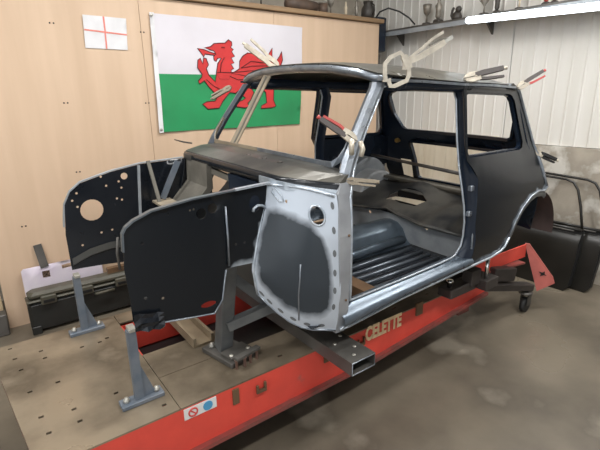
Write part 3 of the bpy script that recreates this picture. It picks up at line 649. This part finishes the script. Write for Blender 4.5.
# --- scuttle
ys = [-.655, -.64, -.60, -.55, -.48, -.4, -.3, -.15, 0, .15, .3, .4, .48, .55, .60, .64, .655]
rings = []; frings = []
for y_ in ys:
    t = max(0, (abs(y_)-.45)/.195); xf = .775+.17*t**2; zf = 1.302-.022*t**2
    rings.append([V((scx(y_), y_, scz(y_))), V((scx(y_)-.02, y_, scz(y_)-.004)), V(((scx(y_)+xf)/2, y_, (scz(y_)+zf)/2+.008)), V((xf+.012, y_, zf)), V((xf+.012, y_, zf-.006)), V((scx(y_), y_, scz(y_)-.03))])
    frings.append([V((xf+.014, y_, zf-.001)), V((xf, y_, zf-.008)), V((xf+.002, y_, zf-.045)), V((xf+.05, y_, zf-.07)), V((xf+.05, y_, zf-.02))])
scm = mat('scuttle_dust', (.14, .13, .11), .36, .3, (.04, .04, .036), 3.5, 6, rvar=.1)
MB().loft(rings, True, True, False).build('scuttle_panel', scm, car)
MB().loft(frings, True, True, True).build('scuttle_fascia', ecoat, car)
# white ground lip at both outer ends of the scuttle front
for s in S:
    m = MB(); pts = []
    for y_ in (.36, .45, .52, .58, .62, .645, .655):
        t = max(0, (y_-.45)/.195); xf = .775+.17*t**2; pts.append((xf-.003, s*y_, 1.302-.022*t**2-.03-.012*t))
    m.tube([p for p in pts], .01, 4, flat=(.008, .03), upv=(0, 0, 1)); m.build('scuttle_lip', bright if s < 0 else ecoat_dull, car)
for y_ in (-.05, -.2, -.33): MB().lathe([(.014, 0), (.012, .004), (.004, .005)], (.90, y_, 1.326), n=8).build('scuttle_clip', trophyd, car)
# --- bulkhead
BH = [(.45, .66), (.45, 1.27), (-.43, 1.27), (-.43, .66)]
HO = [(.14, 1.252), (-.03, 1.256), (-.005, 1.225), (.06, 1.17), (.142, 1.115), (.25, 1.09), (.205, 1.18)]
sheet('bulkhead', BH, [HO], lambda y_, z: (.815, y_, z), .003, ecoat_dull, car, .08)
MB().loft([[V((.80, y_, 1.262)), V((.80, y_, 1.13)), V((.68, y_, 1.02)), V((.58, y_, 1.02)), V((.58, y_, 1.035)), V((.67, y_, 1.04)), V((.765, y_, 1.14)), V((.77, y_, 1.262))] for y_ in (.17, .30, .44)]).build('bulkhead_brace', dusty, car)
MB().box((.60, .28, 1.045), (.10, .30, .012)).build('brace_ledge', tansteel, car)
MB().loft([[V((.80, y_, 1.25)), V((.80, y_, .9)), V((.775, y_, .9)), V((.775, y_, 1.25))] for y_ in (-.42, -.06)]).build('bulkhead_panel', navy, car)
MB().bar((.70, .385, 1.26), (.60, .40, 1.06), .016, .03).build('flitch_bracket', standblue, car)
MB().bar((.55, .43, 1.27), (.57, .37, 1.05), .012, .018, (1, 0, 0)).build('flitch_strap', dusty, car)
MB().bar((.805, -.40, 1.20), (.805, .42, 1.235), .018, .03).build('dash_rail', dusty, car)
# dash opening seen through the bulkhead hole: cross rail
MB().box((1.0, 0, 1.22), (.04, 1.16, .03)).build('dash_rail', dusty, car)
# --- outer bulkhead panels between inner wing and hinge pillar; u along the panel 0..1, v = z
def apf(s):
    def f(u, z):
        # v runs 0 (bottom) .. 1 (top)
        L0 = V((interp(z, [0, .25, .5, .85, 1], [.69, .672, .70, .747, .757]), -.43, interp(z, [0, .12, .3, 1], [.785, .83, .93, 1.268])))
        R0 = V((interp(z, [0, 1], [.968, .945]), -.662+.0*z, interp(z, [0, 1], [.60, 1.235])))
        R0.y = -(Ys(R0.z)-.008)
        p = L0.lerp(R0, u); bulge = math.sin(math.pi*u)*(.035+.02*math.sin(math.pi*z)); p.x += -bulge*.35; p.y -= bulge*.6
        if z < .5: p.z -= math.sin(math.pi*min(1, u*1.05))*.055*(1-2*z)
        if z > .8: p.z += math.sin(math.pi*u)*.02*(z-.8)*5
        return V((p.x, s*-p.y, p.z))
    return f
uvO = [(0, 0), (1, 0), (1, 1), (0, 1)]
DARK = [(.07, .78), (.2, .80), (.45, .79), (.62, .765), (.76, .69), (.86, .56), (.89, .4), (.89, .17), (.76, .115), (.5, .115), (.3, .135), (.1, .17), (.05, .3), (.03, .5)]
def abare(u, z):
    d = edist(u, z, DARK)
    if inpoly(u, z, DARK): return max(0, .45-d*6)
    return min(1, .45+d*9)
for s in S:
    f = apf(s)
    pan = sheet('bulkhead_side', uvO, [circ(.70, .835, .105, 18, .062), circ(.30, .88, .016, 8, .012)], f, .003, coat if s < 0 else ecoat, car, .04, abare)
    if s < 0:
        wm = mat('spot_grey', (.16, .17, .18), .5, .2)
        for u, v_, a in ((.92, .92, 0), (.915, .76, 0), (.92, .60, 0), (.925, .46, 0), (.925, .33, 0), (.93, .2, 0), (.80, .045, 1), (.62, .045, 1), (.45, .05, 1), (.30, .055, 1), (.17, .06, 1), (.08, .075, 1)):
            p = f(u, v_); du = (f(u+.02, v_)-p).normalized(); dv = (f(u, v_+.02)-p).normalized(); nrm = du.cross(dv).normalized(); nrm = nrm if nrm.y < 0 else -nrm
            ra, rb_ = (.008, .016) if not a else (.016, .009)
            MB().add([p+nrm*.0045+du*ra*math.cos(t)+dv*rb_*math.sin(t) for t in [k*math.pi/6 for k in range(12)]], [list(range(12))]).build('weld_mark', wm, pan)
        MB().tube([f(.70+.105*math.cos(t), .835+.062*math.sin(t))+V((-.002, -.004, 0)) for t in [k*math.pi/9 for k in range(18)]], .005, 5, True).build('hole_rim', bright, pan)
        MB().tube([f(.52, v_)+V((-.003, -.003, 0)) for v_ in (.06, .15, .25, .36, .46)], .0035, 5).build('crease', steel, pan)
        MB().tube([f(u, v_)+V((-.003, -.004, 0)) for u, v_ in ((.10, .93), (.2, .87), (.26, .875), (.24, .91), (.14, .965), (.10, .955))], .004, 5, True).build('pressing', bright, pan)
        MB().tube([f(u, .985)+V((-.004, -.004, .0)) for u in (0, .15, .3, .45, .6, .8, .97)], .006, 5).build('top_flange', bright, pan)
        MB().tube([f(0.01, v_)+V((-.003, -.006, 0)) for v_ in (.0, .1, .2, .3, .5, .7, .85)], .0055, 5).build('edge_flange', bright, pan)
        MB().tube([f(u, .0)+V((-.002, -.003, 0)) for u in (0, .12, .25, .4, .55, .7, .85, 1)], .005, 5).build('edge_flange', steel, pan)
# --- hinge pillars
hm = mat('hinge_grey', (.40, .41, .43), .42, .3, (.31, .32, .34), 8)
for s in S:
    rings = []
    for x0_, x1_, z in ((.968, 1.022, .585), (.962, 1.018, .70), (.948, 1.012, .9), (.94, 1.010, 1.06), (.945, 1.014, 1.17), (.95, 1.022, 1.235), (.975, 1.035, 1.275)):
        y_ = Ys(z)-.002; rings.append([V((x0_, s*y_, z)), V((x1_-.006, s*(y_+.002), z)), V((x1_+.006, s*(y_-.006), z)), V((x1_, s*(y_-.055), z)), V((x0_, s*(y_-.05), z))])
    hp = MB().loft(rings, True, True, False).build('hinge_pillar', hm if s < 0 else navy, car)
    for z in (1.06, .76): MB().lathe([(.006, 0), (.006, .003)], (.99, s*(Ys(z)+.0005), z), (0, s, 0), 8).build('hinge_hole', woodfloor, hp)
# --- inner wings
IWN = [(.16, 1.165), (.16, 1.106), (.151, 1.033), (.158, .914), (.158, .824), (.166, .797), (.335, .773), (.481, .752), (.522, .804), (.543, .88), (.548, .935), (.69, .932), (.70, .96), (.73, 1.09), (.747, 1.2), (.755, 1.264), (.567, 1.254), (.42, 1.246), (.266, 1.226), (.199, 1.20), (.172, 1.182)]
hN = [circ(.459, 1.185, .021, 14), circ(.507, 1.199, .02, 14), circ(.224, 1.115, .0055, 6), circ(.213, .902, .007, 6), circ(.277, .882, .006, 6), circ(.695, 1.19, .026, 12, .035), circ(.33, 1.205, .004, 6), circ(.43, 1.207, .0045, 6), circ(.415, 1.205, .004, 6), circ(.60, 1.03, .006, 6), circ(.64, 1.03, .006, 6), circ(.46, .80, .034, 12, .013)]
def nb(x, z):
    d = edist(x, z, [(.59, .93), (.69, .932), (.73, 1.09)], False); return max(0, .75-d*20)
def nfn(x, z):
    y_ = -.43
    y_ -= .012*math.exp(-((x-.565)/.014)**2)*(1 if z > .95 else 0)
    y_ -= .012*max(0, (x-.58)/.17)
    return (x, y_, z)
def topw(pts, y_, s, parent, m1):
    MB().tube([(x, y_+s*.010, z) for x, z in pts], .009, 4, flat=(.022, .006), upv=(0, 0, 1)).build('top_flange', m1, parent)
iw = sheet('inner_wing', IWN, hN, nfn, .003, coatq, car, .035, nb); 
TOPN = [(.153, 1.10), (.158, 1.165), (.170, 1.185), (.199, 1.205), (.266, 1.23), (.42, 1.25), (.567, 1.258), (.70, 1.264)]
topw(TOPN, -.43, -1, iw, mat('wing_edge', (.14, .16, .18), .3, .5))
MB().tube([(.16, -.436, .80), (.335, -.436, .774), (.481, -.436, .753), (.522, -.436, .804), (.546, -.436, .93)], .004, 5).build('bottom_flange', steel, iw)
MB().tube([(.146, -.425, 1.15), (.138, -.42, 1.09), (.140, -.42, 1.03)], .005, 5).build('front_hook', tubesteel, iw)
# crumpled lower front corner
m = MB(); random.seed(3); grid = []
for i in range(6):
    for j in range(5): grid.append(V((.158+.022*i, -.44-random.uniform(0, .02), .785+.018*j+.0-.004*i)))
m.add(grid, [[i*5+j, i*5+5+j, i*5+6+j, i*5+1+j] for i in range(5) for j in range(4)]); m.build('torn_corner', ecoat, iw)
MB().tube([(.556, -.447, .95), (.558, -.449, 1.08), (.556, -.447, 1.2)], .0045, 6).build('pressed_rib', steel, iw)  # bright steel colour stands in for the highlight along the swage
MB().tube([(.71+.03*math.cos(t), -.449, 1.16+.022*math.sin(t)) for t in (.3, 1, 1.8, 2.6, 3.2)], .006, 5).build('bracket_clip', bright, iw)
MB().tube([(.60, -.447, 1.262), (.70, -.452, 1.268), (.76, -.455, 1.272)], .006, 4, flat=(.02, .008), upv=(0, 0, 1)).build('top_flange', bright, iw)
# rear turret of the near wing: bulge between wing and bulkhead
IWF = [(.102, .768), (.100, .96), (.118, 1.113), (.152, 1.175), (.204, 1.214), (.354, 1.254), (.512, 1.28), (.77, 1.29), (.77, .96), (.55, .95), (.5, .76), (.352, .752), (.264, .761), (.14, .768)]
hF = [circ(.24, 1.068, .056, 20), circ(.421, 1.225, .018, 12)]+[circ(a, b_, .0062, 6) for a, b_ in ((.305, 1.235), (.325, 1.185), (.39, 1.2), (.155, 1.13), (.175, 1.095), (.27, .94), (.325, .945), (.255, .85), (.17, .89), (.40, 1.165), (.37, 1.11), (.395, 1.10), (.18, 1.165))]
iwf = sheet('inner_wing', IWF, hF, lambda x, z: (x, .45, z), .003, ecoat, car, .04)
topw([(.10, 1.0), (.108, 1.06), (.118, 1.115), (.152, 1.178), (.204, 1.218), (.354, 1.258), (.512, 1.284), (.76, 1.294)], .45, 1, iwf, greyprimer)
MB().bar((.50, .437, 1.275), (.475, .437, .96), .012, .012, (1, 0, 0)).build('pressed_rib', greyprimer, iwf)
m = MB(); m.loft([[V((x, .448, z)), V((x, .44, z+.03)), V((x, .43, z+.035)), V((x, .425, z-.0)), V((x, .445, z-.01))] for x, z in ((.11, .80), (.2, .835), (.3, .85), (.4, .85))]); m.build('lower_swage', ecoat_dull, iwf)
# --- floor pan, tunnel, ribs
fpn = sheet('floor_pan', [(.85, -.62), (2.07, -.62), (2.07, .62), (.85, .62)], [], lambda x, y_: (x, y_, .635), .003, ecoat, car, .15)
rings = []
for x in (.85, 1.2, 1.6, 2.0, 2.06):
    rings.append([V((x, y_, z)) for y_, z in ((-.16, .637), (-.13, .66), (-.10, .74), (-.06, .775), (0, .785), (.06, .775), (.10, .74), (.13, .66), (.16, .637))])
MB().loft(rings, False, False, True).build('tunnel', mat('tunnel_highlight_blue', (.17, .215, .26), .28, .55, (.11, .14, .17), 8), fpn)  # light blue colour paints in the highlights along the tunnel
for y_, w2 in ((-.22, .02), (-.30, .012), (-.36, .012), (-.43, .012), (-.50, .016), (.25, .014), (.35, .014), (.45, .014)):
    MB().loft([[V((x, y_-w2, .637)), V((x, y_-w2*.5, .651)), V((x, y_+w2*.5, .651)), V((x, y_+w2, .637))] for x in (1.35, 2.0)], True, True, True).build('floor_rib', mat('rib_steel', (.20, .225, .26), .28, .6) if 'rib_steel' not in bpy.data.materials else bpy.data.materials['rib_steel'], fpn)
MB().tube([(1.2, -.19, .70), (1.6, -.185, .70), (1.95, -.18, .70)], .028, 10).build('brake_conduit', bpy.data.materials['tunnel_highlight_blue'], fpn)  # highlight put into the colour, as on the tunnel
MB().loft([[V((1.20, y_, .637)), V((1.22, y_, .69)), V((1.30, y_, .69)), V((1.33, y_, .637))] for y_ in (-.58, -.2)]).build('seat_crossmember', woodfloor, fpn)
# --- heelboard and seat pan
sheet('heelboard', [(-.60, .64), (.60, .64), (.60, .826), (-.60, .826)], [circ(-.3, .79, .012, 8), circ(.2, .79, .012, 8)], lambda y_, z: (2.06-.06*(z-.64)/.3, y_, z), .003, greyprimer, car, .1)
def spf(y_, x): # u = y, v = x
    z = .83+.12*(x-1.97)/.39+.045*math.exp(-((y_)/.13)**2)+.015*math.sin((x-2.0)*7)
    return (x, y_, z)
sheet('seat_pan', [(-.61, 1.985), (-.3, 1.97), (0, 1.985), (.3, 1.97), (.61, 1.985), (.61, 2.36), (-.61, 2.36)], [[(-.14, 2.1), (-.05, 2.06), (.1, 2.075), (.13, 2.16), (.08, 2.23), (-.08, 2.24), (-.17, 2.19)]], spf, .004, seatm, car, .05)
MB().tube([(1.985, -.60, .828), (1.97, -.3, .826), (1.985, -.08, .85), (1.985, 0, .872), (1.985, .08, .85), (1.97, .3, .826), (1.985, .60, .828)], .012, 6).build('seat_pan_lip', seatm, car)
sheet('rear_bulkhead', [(-.45, .93), (.45, .93), (.45, 1.0), (-.45, 1.0)], [], lambda y_, z: (2.40+.3*(z-.93), y_, z), .003, dusty, car, .1)
sheet('boot_floor', [(2.36, -.44), (2.82, -.44), (2.82, .44), (2.36, .44)], [circ(2.55, .05, .1, 14)], lambda x, y_: (x, y_, .90-.25*max(0, x-2.4)), .003, ecoat_dull, car, .08)
MB().box((2.38, 0, .985), (.05, .80, .02), bev=.004).build('seat_back_rail', dusty, car)
MB().add([V((x, y_, z)) for z in (.79, .845) for x, y_ in ((2.055, -.2), (2.28, -.2), (2.28, .18), (2.055, .18))], [[0, 1, 2, 3], [0, 1, 5, 4], [1, 2, 6, 5], [2, 3, 7, 6], [3, 0, 4, 7]]).build('seat_hole_shade', blackm, car)  # black box added below the pan opening as painted shade

# ------------------------------------------------------------------ braces that are not part of the shell
br = MB().tube([(2.36, .52, 1.165), (2.18, 0, 1.172), (2.0, -.60, 1.178)], .011, 8).build('brace_rod', tubesteel); tag(br, 'thin dark brace rod spanning the cabin between rear arches', 'rod')
bs = empty('screen_brace', (1.02, .30, 1.34), 'flat steel brace strip from roof clamp to scuttle across windscreen', 'brace')
MB().bar((1.228, .26, 1.735), (1.0, .30, 1.352), .062, .006, (.85, 0, .53)).build('strip', tansteel, bs)
MB().bar((1.223, .26, 1.73), (1.01, .292, 1.367), .012, .012, (.85, 0, .53)).build('strip_fold', dusty, bs)
MB().prism([(-.018, 0), (.018, 0), (.022, .02), (-.004, -.03)], (1.008, .292, 1.352), (0, 1, 0), (.5, 0, .85), .006).build('foot_tab', trophyd, bs)

# ------------------------------------------------------------------ locking pliers and clamps
def frame(p0, p1, n):
    X = (V(p1)-V(p0)).normalized(); Z = V(n); Z = (Z-X*Z.dot(X)).normalized(); Y = Z.cross(X); return X, Y, Z
VIEW = -fw
def pliers(jaw, tail, label, m=clampm, grip=gripm, tip=None, n=None, spread=.16, group=None):
    """locking pliers: two jaws, a straight fixed handle with screw, a bowed lever"""
    X, Y, Z = frame(jaw, tail, n or VIEW); o = V(jaw); L = (V(tail)-o).length
    r = empty('locking_pliers', jaw, label, 'pliers', group)
    spread *= .5
    def P(a, b_, c=0): return o+X*(a*L)+Y*(b_*L)+Z*c
    t = .018
    MB().prism([(.0, .02*L), (.05*L, .08*L), (.16*L, .12*L), (.36*L, .10*L), (.36*L, .0), (.2*L, .02*L), (.08*L, .006*L)], o-Z*t/2, X, Y, t).build('upper_jaw', m, r)
    MB().prism([(.0, -.02*L), (.08*L, -.006*L), (.2*L, -.01*L), (.38*L, 0), (.38*L, -.09*L), (.18*L, -.11*L), (.06*L, -.08*L)], o-Z*t/2, X, Y, t).build('lower_jaw', m, r)
    MB().loft([[P(a, b_-h_, -w_), P(a, b_-h_, w_), P(a, b_+h_, w_), P(a, b_+h_, -w_)] for a, b_, h_, w_ in ((.26, .04, .05, .009), (.45, .05, .058, .011), (.92, .06, .05, .011))]).build('fixed_handle', grip, r)
    MB().tube([P(.90, .05), P(.96, .05), P(1.0, .05)], [.006, .008, .009], 8).build('screw', tip or m, r)
    MB().loft([[P(a, b_-h_, -w_), P(a, b_-h_, w_), P(a, b_+h_, w_), P(a, b_+h_, -w_)] for a, b_, h_, w_ in ((.28, -.04, .035, .008), (.5, -.07-spread*.25, .03, .009), (.72, -.06-spread*.6, .028, .009), (.9, -.05-spread*.9, .025, .008))]).build('lever', tip if tip else grip, r)
    MB().lathe([(.008, 0), (.008, .016), (.004, .018)], P(.28, 0, -.008), Z, 8).build('pivot', m, r)
    return r
# big C clamp on the drip rail
cl = empty('c_clamp', (1.266, -.6, 1.69), 'large nickel locking C clamp gripping roof edge above windscreen pillar', 'clamp')
o0 = V((1.356, -.545, 1.653)); X, Y, Z = frame((1.356, -.53, 1.69), (1.60, -.655, 1.845), VIEW)
def at2(px, py): # clamp plane, built upright: a along the rail, b up
    a = V((.79, -.60, 0)).normalized(); return V((1.266, -.618, 1.68))+a*(px*.0043)+V((0, 0, 1))*(-py*.0043)
t = .016
cpl = V((.60, .79, 0))
def cbar(name, pts, w_, m=clampm):
    mm = MB(); mm.tube([at2(a, b_) for a, b_ in pts], w_, 8, flat=(w_*2.0, w_*1.5), upv=cpl)
    return mm.build(name, m, cl)
cbar('upper_jaw', [(17, -9), (18, -20), (12, -25), (3, -21), (-2, -15), (-2, -6), (-1, 0)], .0085)
cbar('lower_jaw', [(21, -14), (22, -4), (20, 1), (8, 6), (4, 6), (2, 1)], .0085)
cbar('swivel_pad', [(-1, 0), (-1, 2)], .013)
cbar('swivel_pad', [(2, 1), (1.5, -1)], .011)
cbar('body', [(16, -22), (20, -14), (22, -10)], .014)
cbar('fixed_handle', [(19, -16), (30, -20), (45, -28), (55, -34)], .0115)
cbar('screw', [(55, -34), (62, -38.5)], .007, boltm)
cbar('lever', [(22, -20), (35, -30), (43, -37), (53, -43)], .0055)
cbar('release_lever', [(40, -31), (50, -36), (60, -37)], .004, dusty)
pliers((1.405, .401, 1.79), (1.263, .567, 1.952), 'nickel locking pliers clamped upright on the far windscreen roof corner', grip=clampm)
pliers((1.073, -.645, 1.435), (.968, -.527, 1.545), 'red tipped locking pliers clamped across the nearer windscreen pillar', grip=gripm, tip=redgrip, spread=-.06)
m = MB(); m.tube([(1.045, -.645, 1.445), (1.035, -.655, 1.415), (1.04, -.65, 1.385)], .011, 8); m.tube([(1.083, -.655, 1.435), (1.083, -.67, 1.405), (1.075, -.668, 1.375)], .011, 8)
pj = m.build('pliers_jaw_pads', clampm, [o for o in col.objects if o.name == 'locking_pliers.001'][0])
pliers((1.85, -.60, 1.69), (2.033, -.721, 1.73), 'dark handled locking pliers lying on roof edge above door pillar')
pliers((2.468, -.55, 1.645), (2.624, -.634, 1.738), 'red handled locking pliers jutting from the rear roof corner', grip=gripm, tip=redgrip, spread=.1)
pliers((2.645, -.612, 1.265), (2.757, -.715, 1.195), 'dark locking pliers clamped on the rear waist seam', grip=blackm, spread=.05)
pliers((1.01, -.65, 1.28), (1.12, -.732, 1.265), 'tan steel locking pliers clamped at the nearer pillar foot', grip=tansteel, m=tansteel, spread=.05)
pliers((1.175, .60, 1.685), (1.055, .663, 1.616), 'tan steel locking pliers clamped on far windscreen pillar beside the dragon flag', grip=tansteel, m=tansteel, spread=.05)
tr = MB().tube([(.82, .72, 1.372), (.86, .68, 1.358), (.90, .64, 1.350)], [.003, .005, .005], 6).build('thin_rod', trophyd); tag(tr, 'thin dark rod resting on the far end of the scuttle', 'rod')

# ================================================================== left: tool case and film covered panel
tc = empty('tool_case', (.28, 1.47, 0), 'large black tool case with olive rim standing below the flags', 'case')
X0, X1 = -.085, .76
def rr_box(x0, x1, y0, y1, z0, z1, b_, name, m): return MB().box(((x0+x1)/2, (y0+y1)/2, (z0+z1)/2), (x1-x0, y1-y0, z1-z0), bev=b_).build(name, m, tc)
rr_box(X0, X1, 1.44, 1.56, .01, .235, .02, 'body', casem)
rr_box(X0-.004, X1+.004, 1.432, 1.568, .237, .255, .008, 'rim', caseband)
rr_box(X0+.01, X1-.01, 1.44, 1.56, .256, .31, .02, 'lid', caseband)
for x in (.05, .30, .56):
    l = rr_box(x-.05, x+.05, 1.415, 1.44, .215, .28, .006, 'latch', caseband); MB().box((x, 1.412, .242), (.07, .006, .02)).build('latch_slot', blackm, l)
MB().tube([(.36, 1.43, .20), (.36, 1.40, .21), (.49, 1.40, .21), (.49, 1.43, .20)], .011, 8).build('handle', caseband, tc)
for x in (X0+.03, X1-.03): rr_box(x-.03, x+.03, 1.425, 1.44, .0, .06, .004, 'foot', casem)
pn = empty('film_panel', (.4, 1.63, 0), 'white panel with pinkish protective film leaning behind the tool case', 'panel')
q = [(-.075, .0), (-.075, .425), (-.06, .44), (.47, .445), (.47, 0)]
sheet('panel', q, [[(.055, .345), (.105, .345), (.105, .395), (.055, .395)], [(.19, .385), (.27, .39), (.27, .42), (.19, .415)], [(.41, .36), (.44, .36), (.44, .40), (.41, .40)]], lambda x, z: (x, 1.60+.08*z, z), .004, film, pn, .08)
m = MB()
for s in (-1, 1): m.bar((.06, 1.628, .37-s*.02), (.10, 1.628, .37+s*.02), .008, .012, (0, 1, 0))
m.build('cross_bracket', brown, pn)
sp = MB().bar((.058, 1.65, .60), (.078, 1.626, .425), .055, .012, (0, 1, 0)).build('hinge_strap', tubesteel); tag(sp, 'dark grey steel strap hanging on the plywood above the film panel', 'strap')
bd = MB().box((.60, 1.51, .331), (.24, .05, .04)).build('tan_block', woodfloor); tag(bd, 'brown wooden batten lying on the tool case lid', 'batten')
bd.location.z = -.0
# timbers left of the plywood
for i, (x, z1, lab) in enumerate(((-.26, .95, 'pale timber stud leaning beside the plywood edge'), (-.36, 1.3, 'tall pale timber stud behind the shorter one beside plywood'))):
    t_o = MB().box((x, 1.74+.06*i, z1/2), (.07, .045, z1)).build('timber_stud', timber); tag(t_o, lab, 'timber')
bk = MB().box((-.265, 1.60, .08), (.1, .1, .16), bev=.006).build('timber_block', tubesteel); tag(bk, 'grey block on floor at the plywood edge', 'block')

bp = empty('board_stack', (3.93, 1.0, 0), 'pale vertical tongued boards standing against the wall behind the bodyshell', 'boards')
for i in range(9):
    y_ = .43+.148*i; MB().box((3.945, y_, .61), (.02, .146, 1.22), bev=.004).build('board', creamboard, bp)

# ================================================================== right: two doors leaning on the end wall
def car_door(name, label, dx, y_r, group):
    """door in its own plane: u runs from the right-hand edge to the left, v up; then leaned back against the wall"""
    lean = .20
    def place(u, v_, d=0): return V((3.64+dx+lean*v_+d, y_r+u, v_+.003))
    r = empty(name, place(.45, 0), label, 'door', group)
    out = [(.03, 0), (.85, 0), (.90, .05), (.93, .3), (.93, .51), (.0, .51), (-.012, .3), (0, .04)]
    def bow(u, v_):
        k = max(0, (v_-.40)/.11); return place(u, v_, -.02-.035*math.sin(math.pi*min(1, .12+v_/.80))**.7+.06*k*k)
    sheet('skin', out, [], bow, .002, doorblk, r, .04)
    MB().prism([(a, b_) for a, b_ in out], place(0, 0, .03), V((0, 1, 0)), V((lean, 0, 1)).normalized(), -.045).build('inner_frame', blackm, r)
    fr = [(.005, .505), (.06, .70), (.11, .83), (.155, .885), (.22, .905), (.80, .93), (.86, .91), (.88, .85), (.885, .505)]
    MB().tube([place(a, b_, -.005) for a, b_ in fr], .0115, 6).build('window_frame', doorblk, r)
    MB().tube([place(a, .52, -.03) for a in (-.0, .3, .6, .92)], .012, 6).build('waist_rail', doorblk, r)
    MB().tube([place(.30, .508, -.05), place(.05, .508, -.05)], .006, 6).build('trim_strip', tubesteel, r)
    return r
def door2():
    r = car_door('spare_car_door', 'black car door leaning on wall behind another door', .10, -.70, None); return r
car_door('spare_car_door', 'black car door with chrome trim leaning foremost against concrete wall', 0, -.575, None)
door2()

# the shell sits slightly rolled on its stands: the far side a few centimetres higher
bpy.context.view_layer.update()
def subtree(o):
    yield o
    for ch in o.children: yield from subtree(ch)
done = set()
for o in subtree(car):
    if o.type != 'MESH' or o.data.name in done: continue
    if o == iwf or o.parent == iwf: continue
    done.add(o.data.name); mw = car.matrix_world.translation
    for v in o.data.vertices: v.co.z += .025*(v.co.y+mw.y+.6)
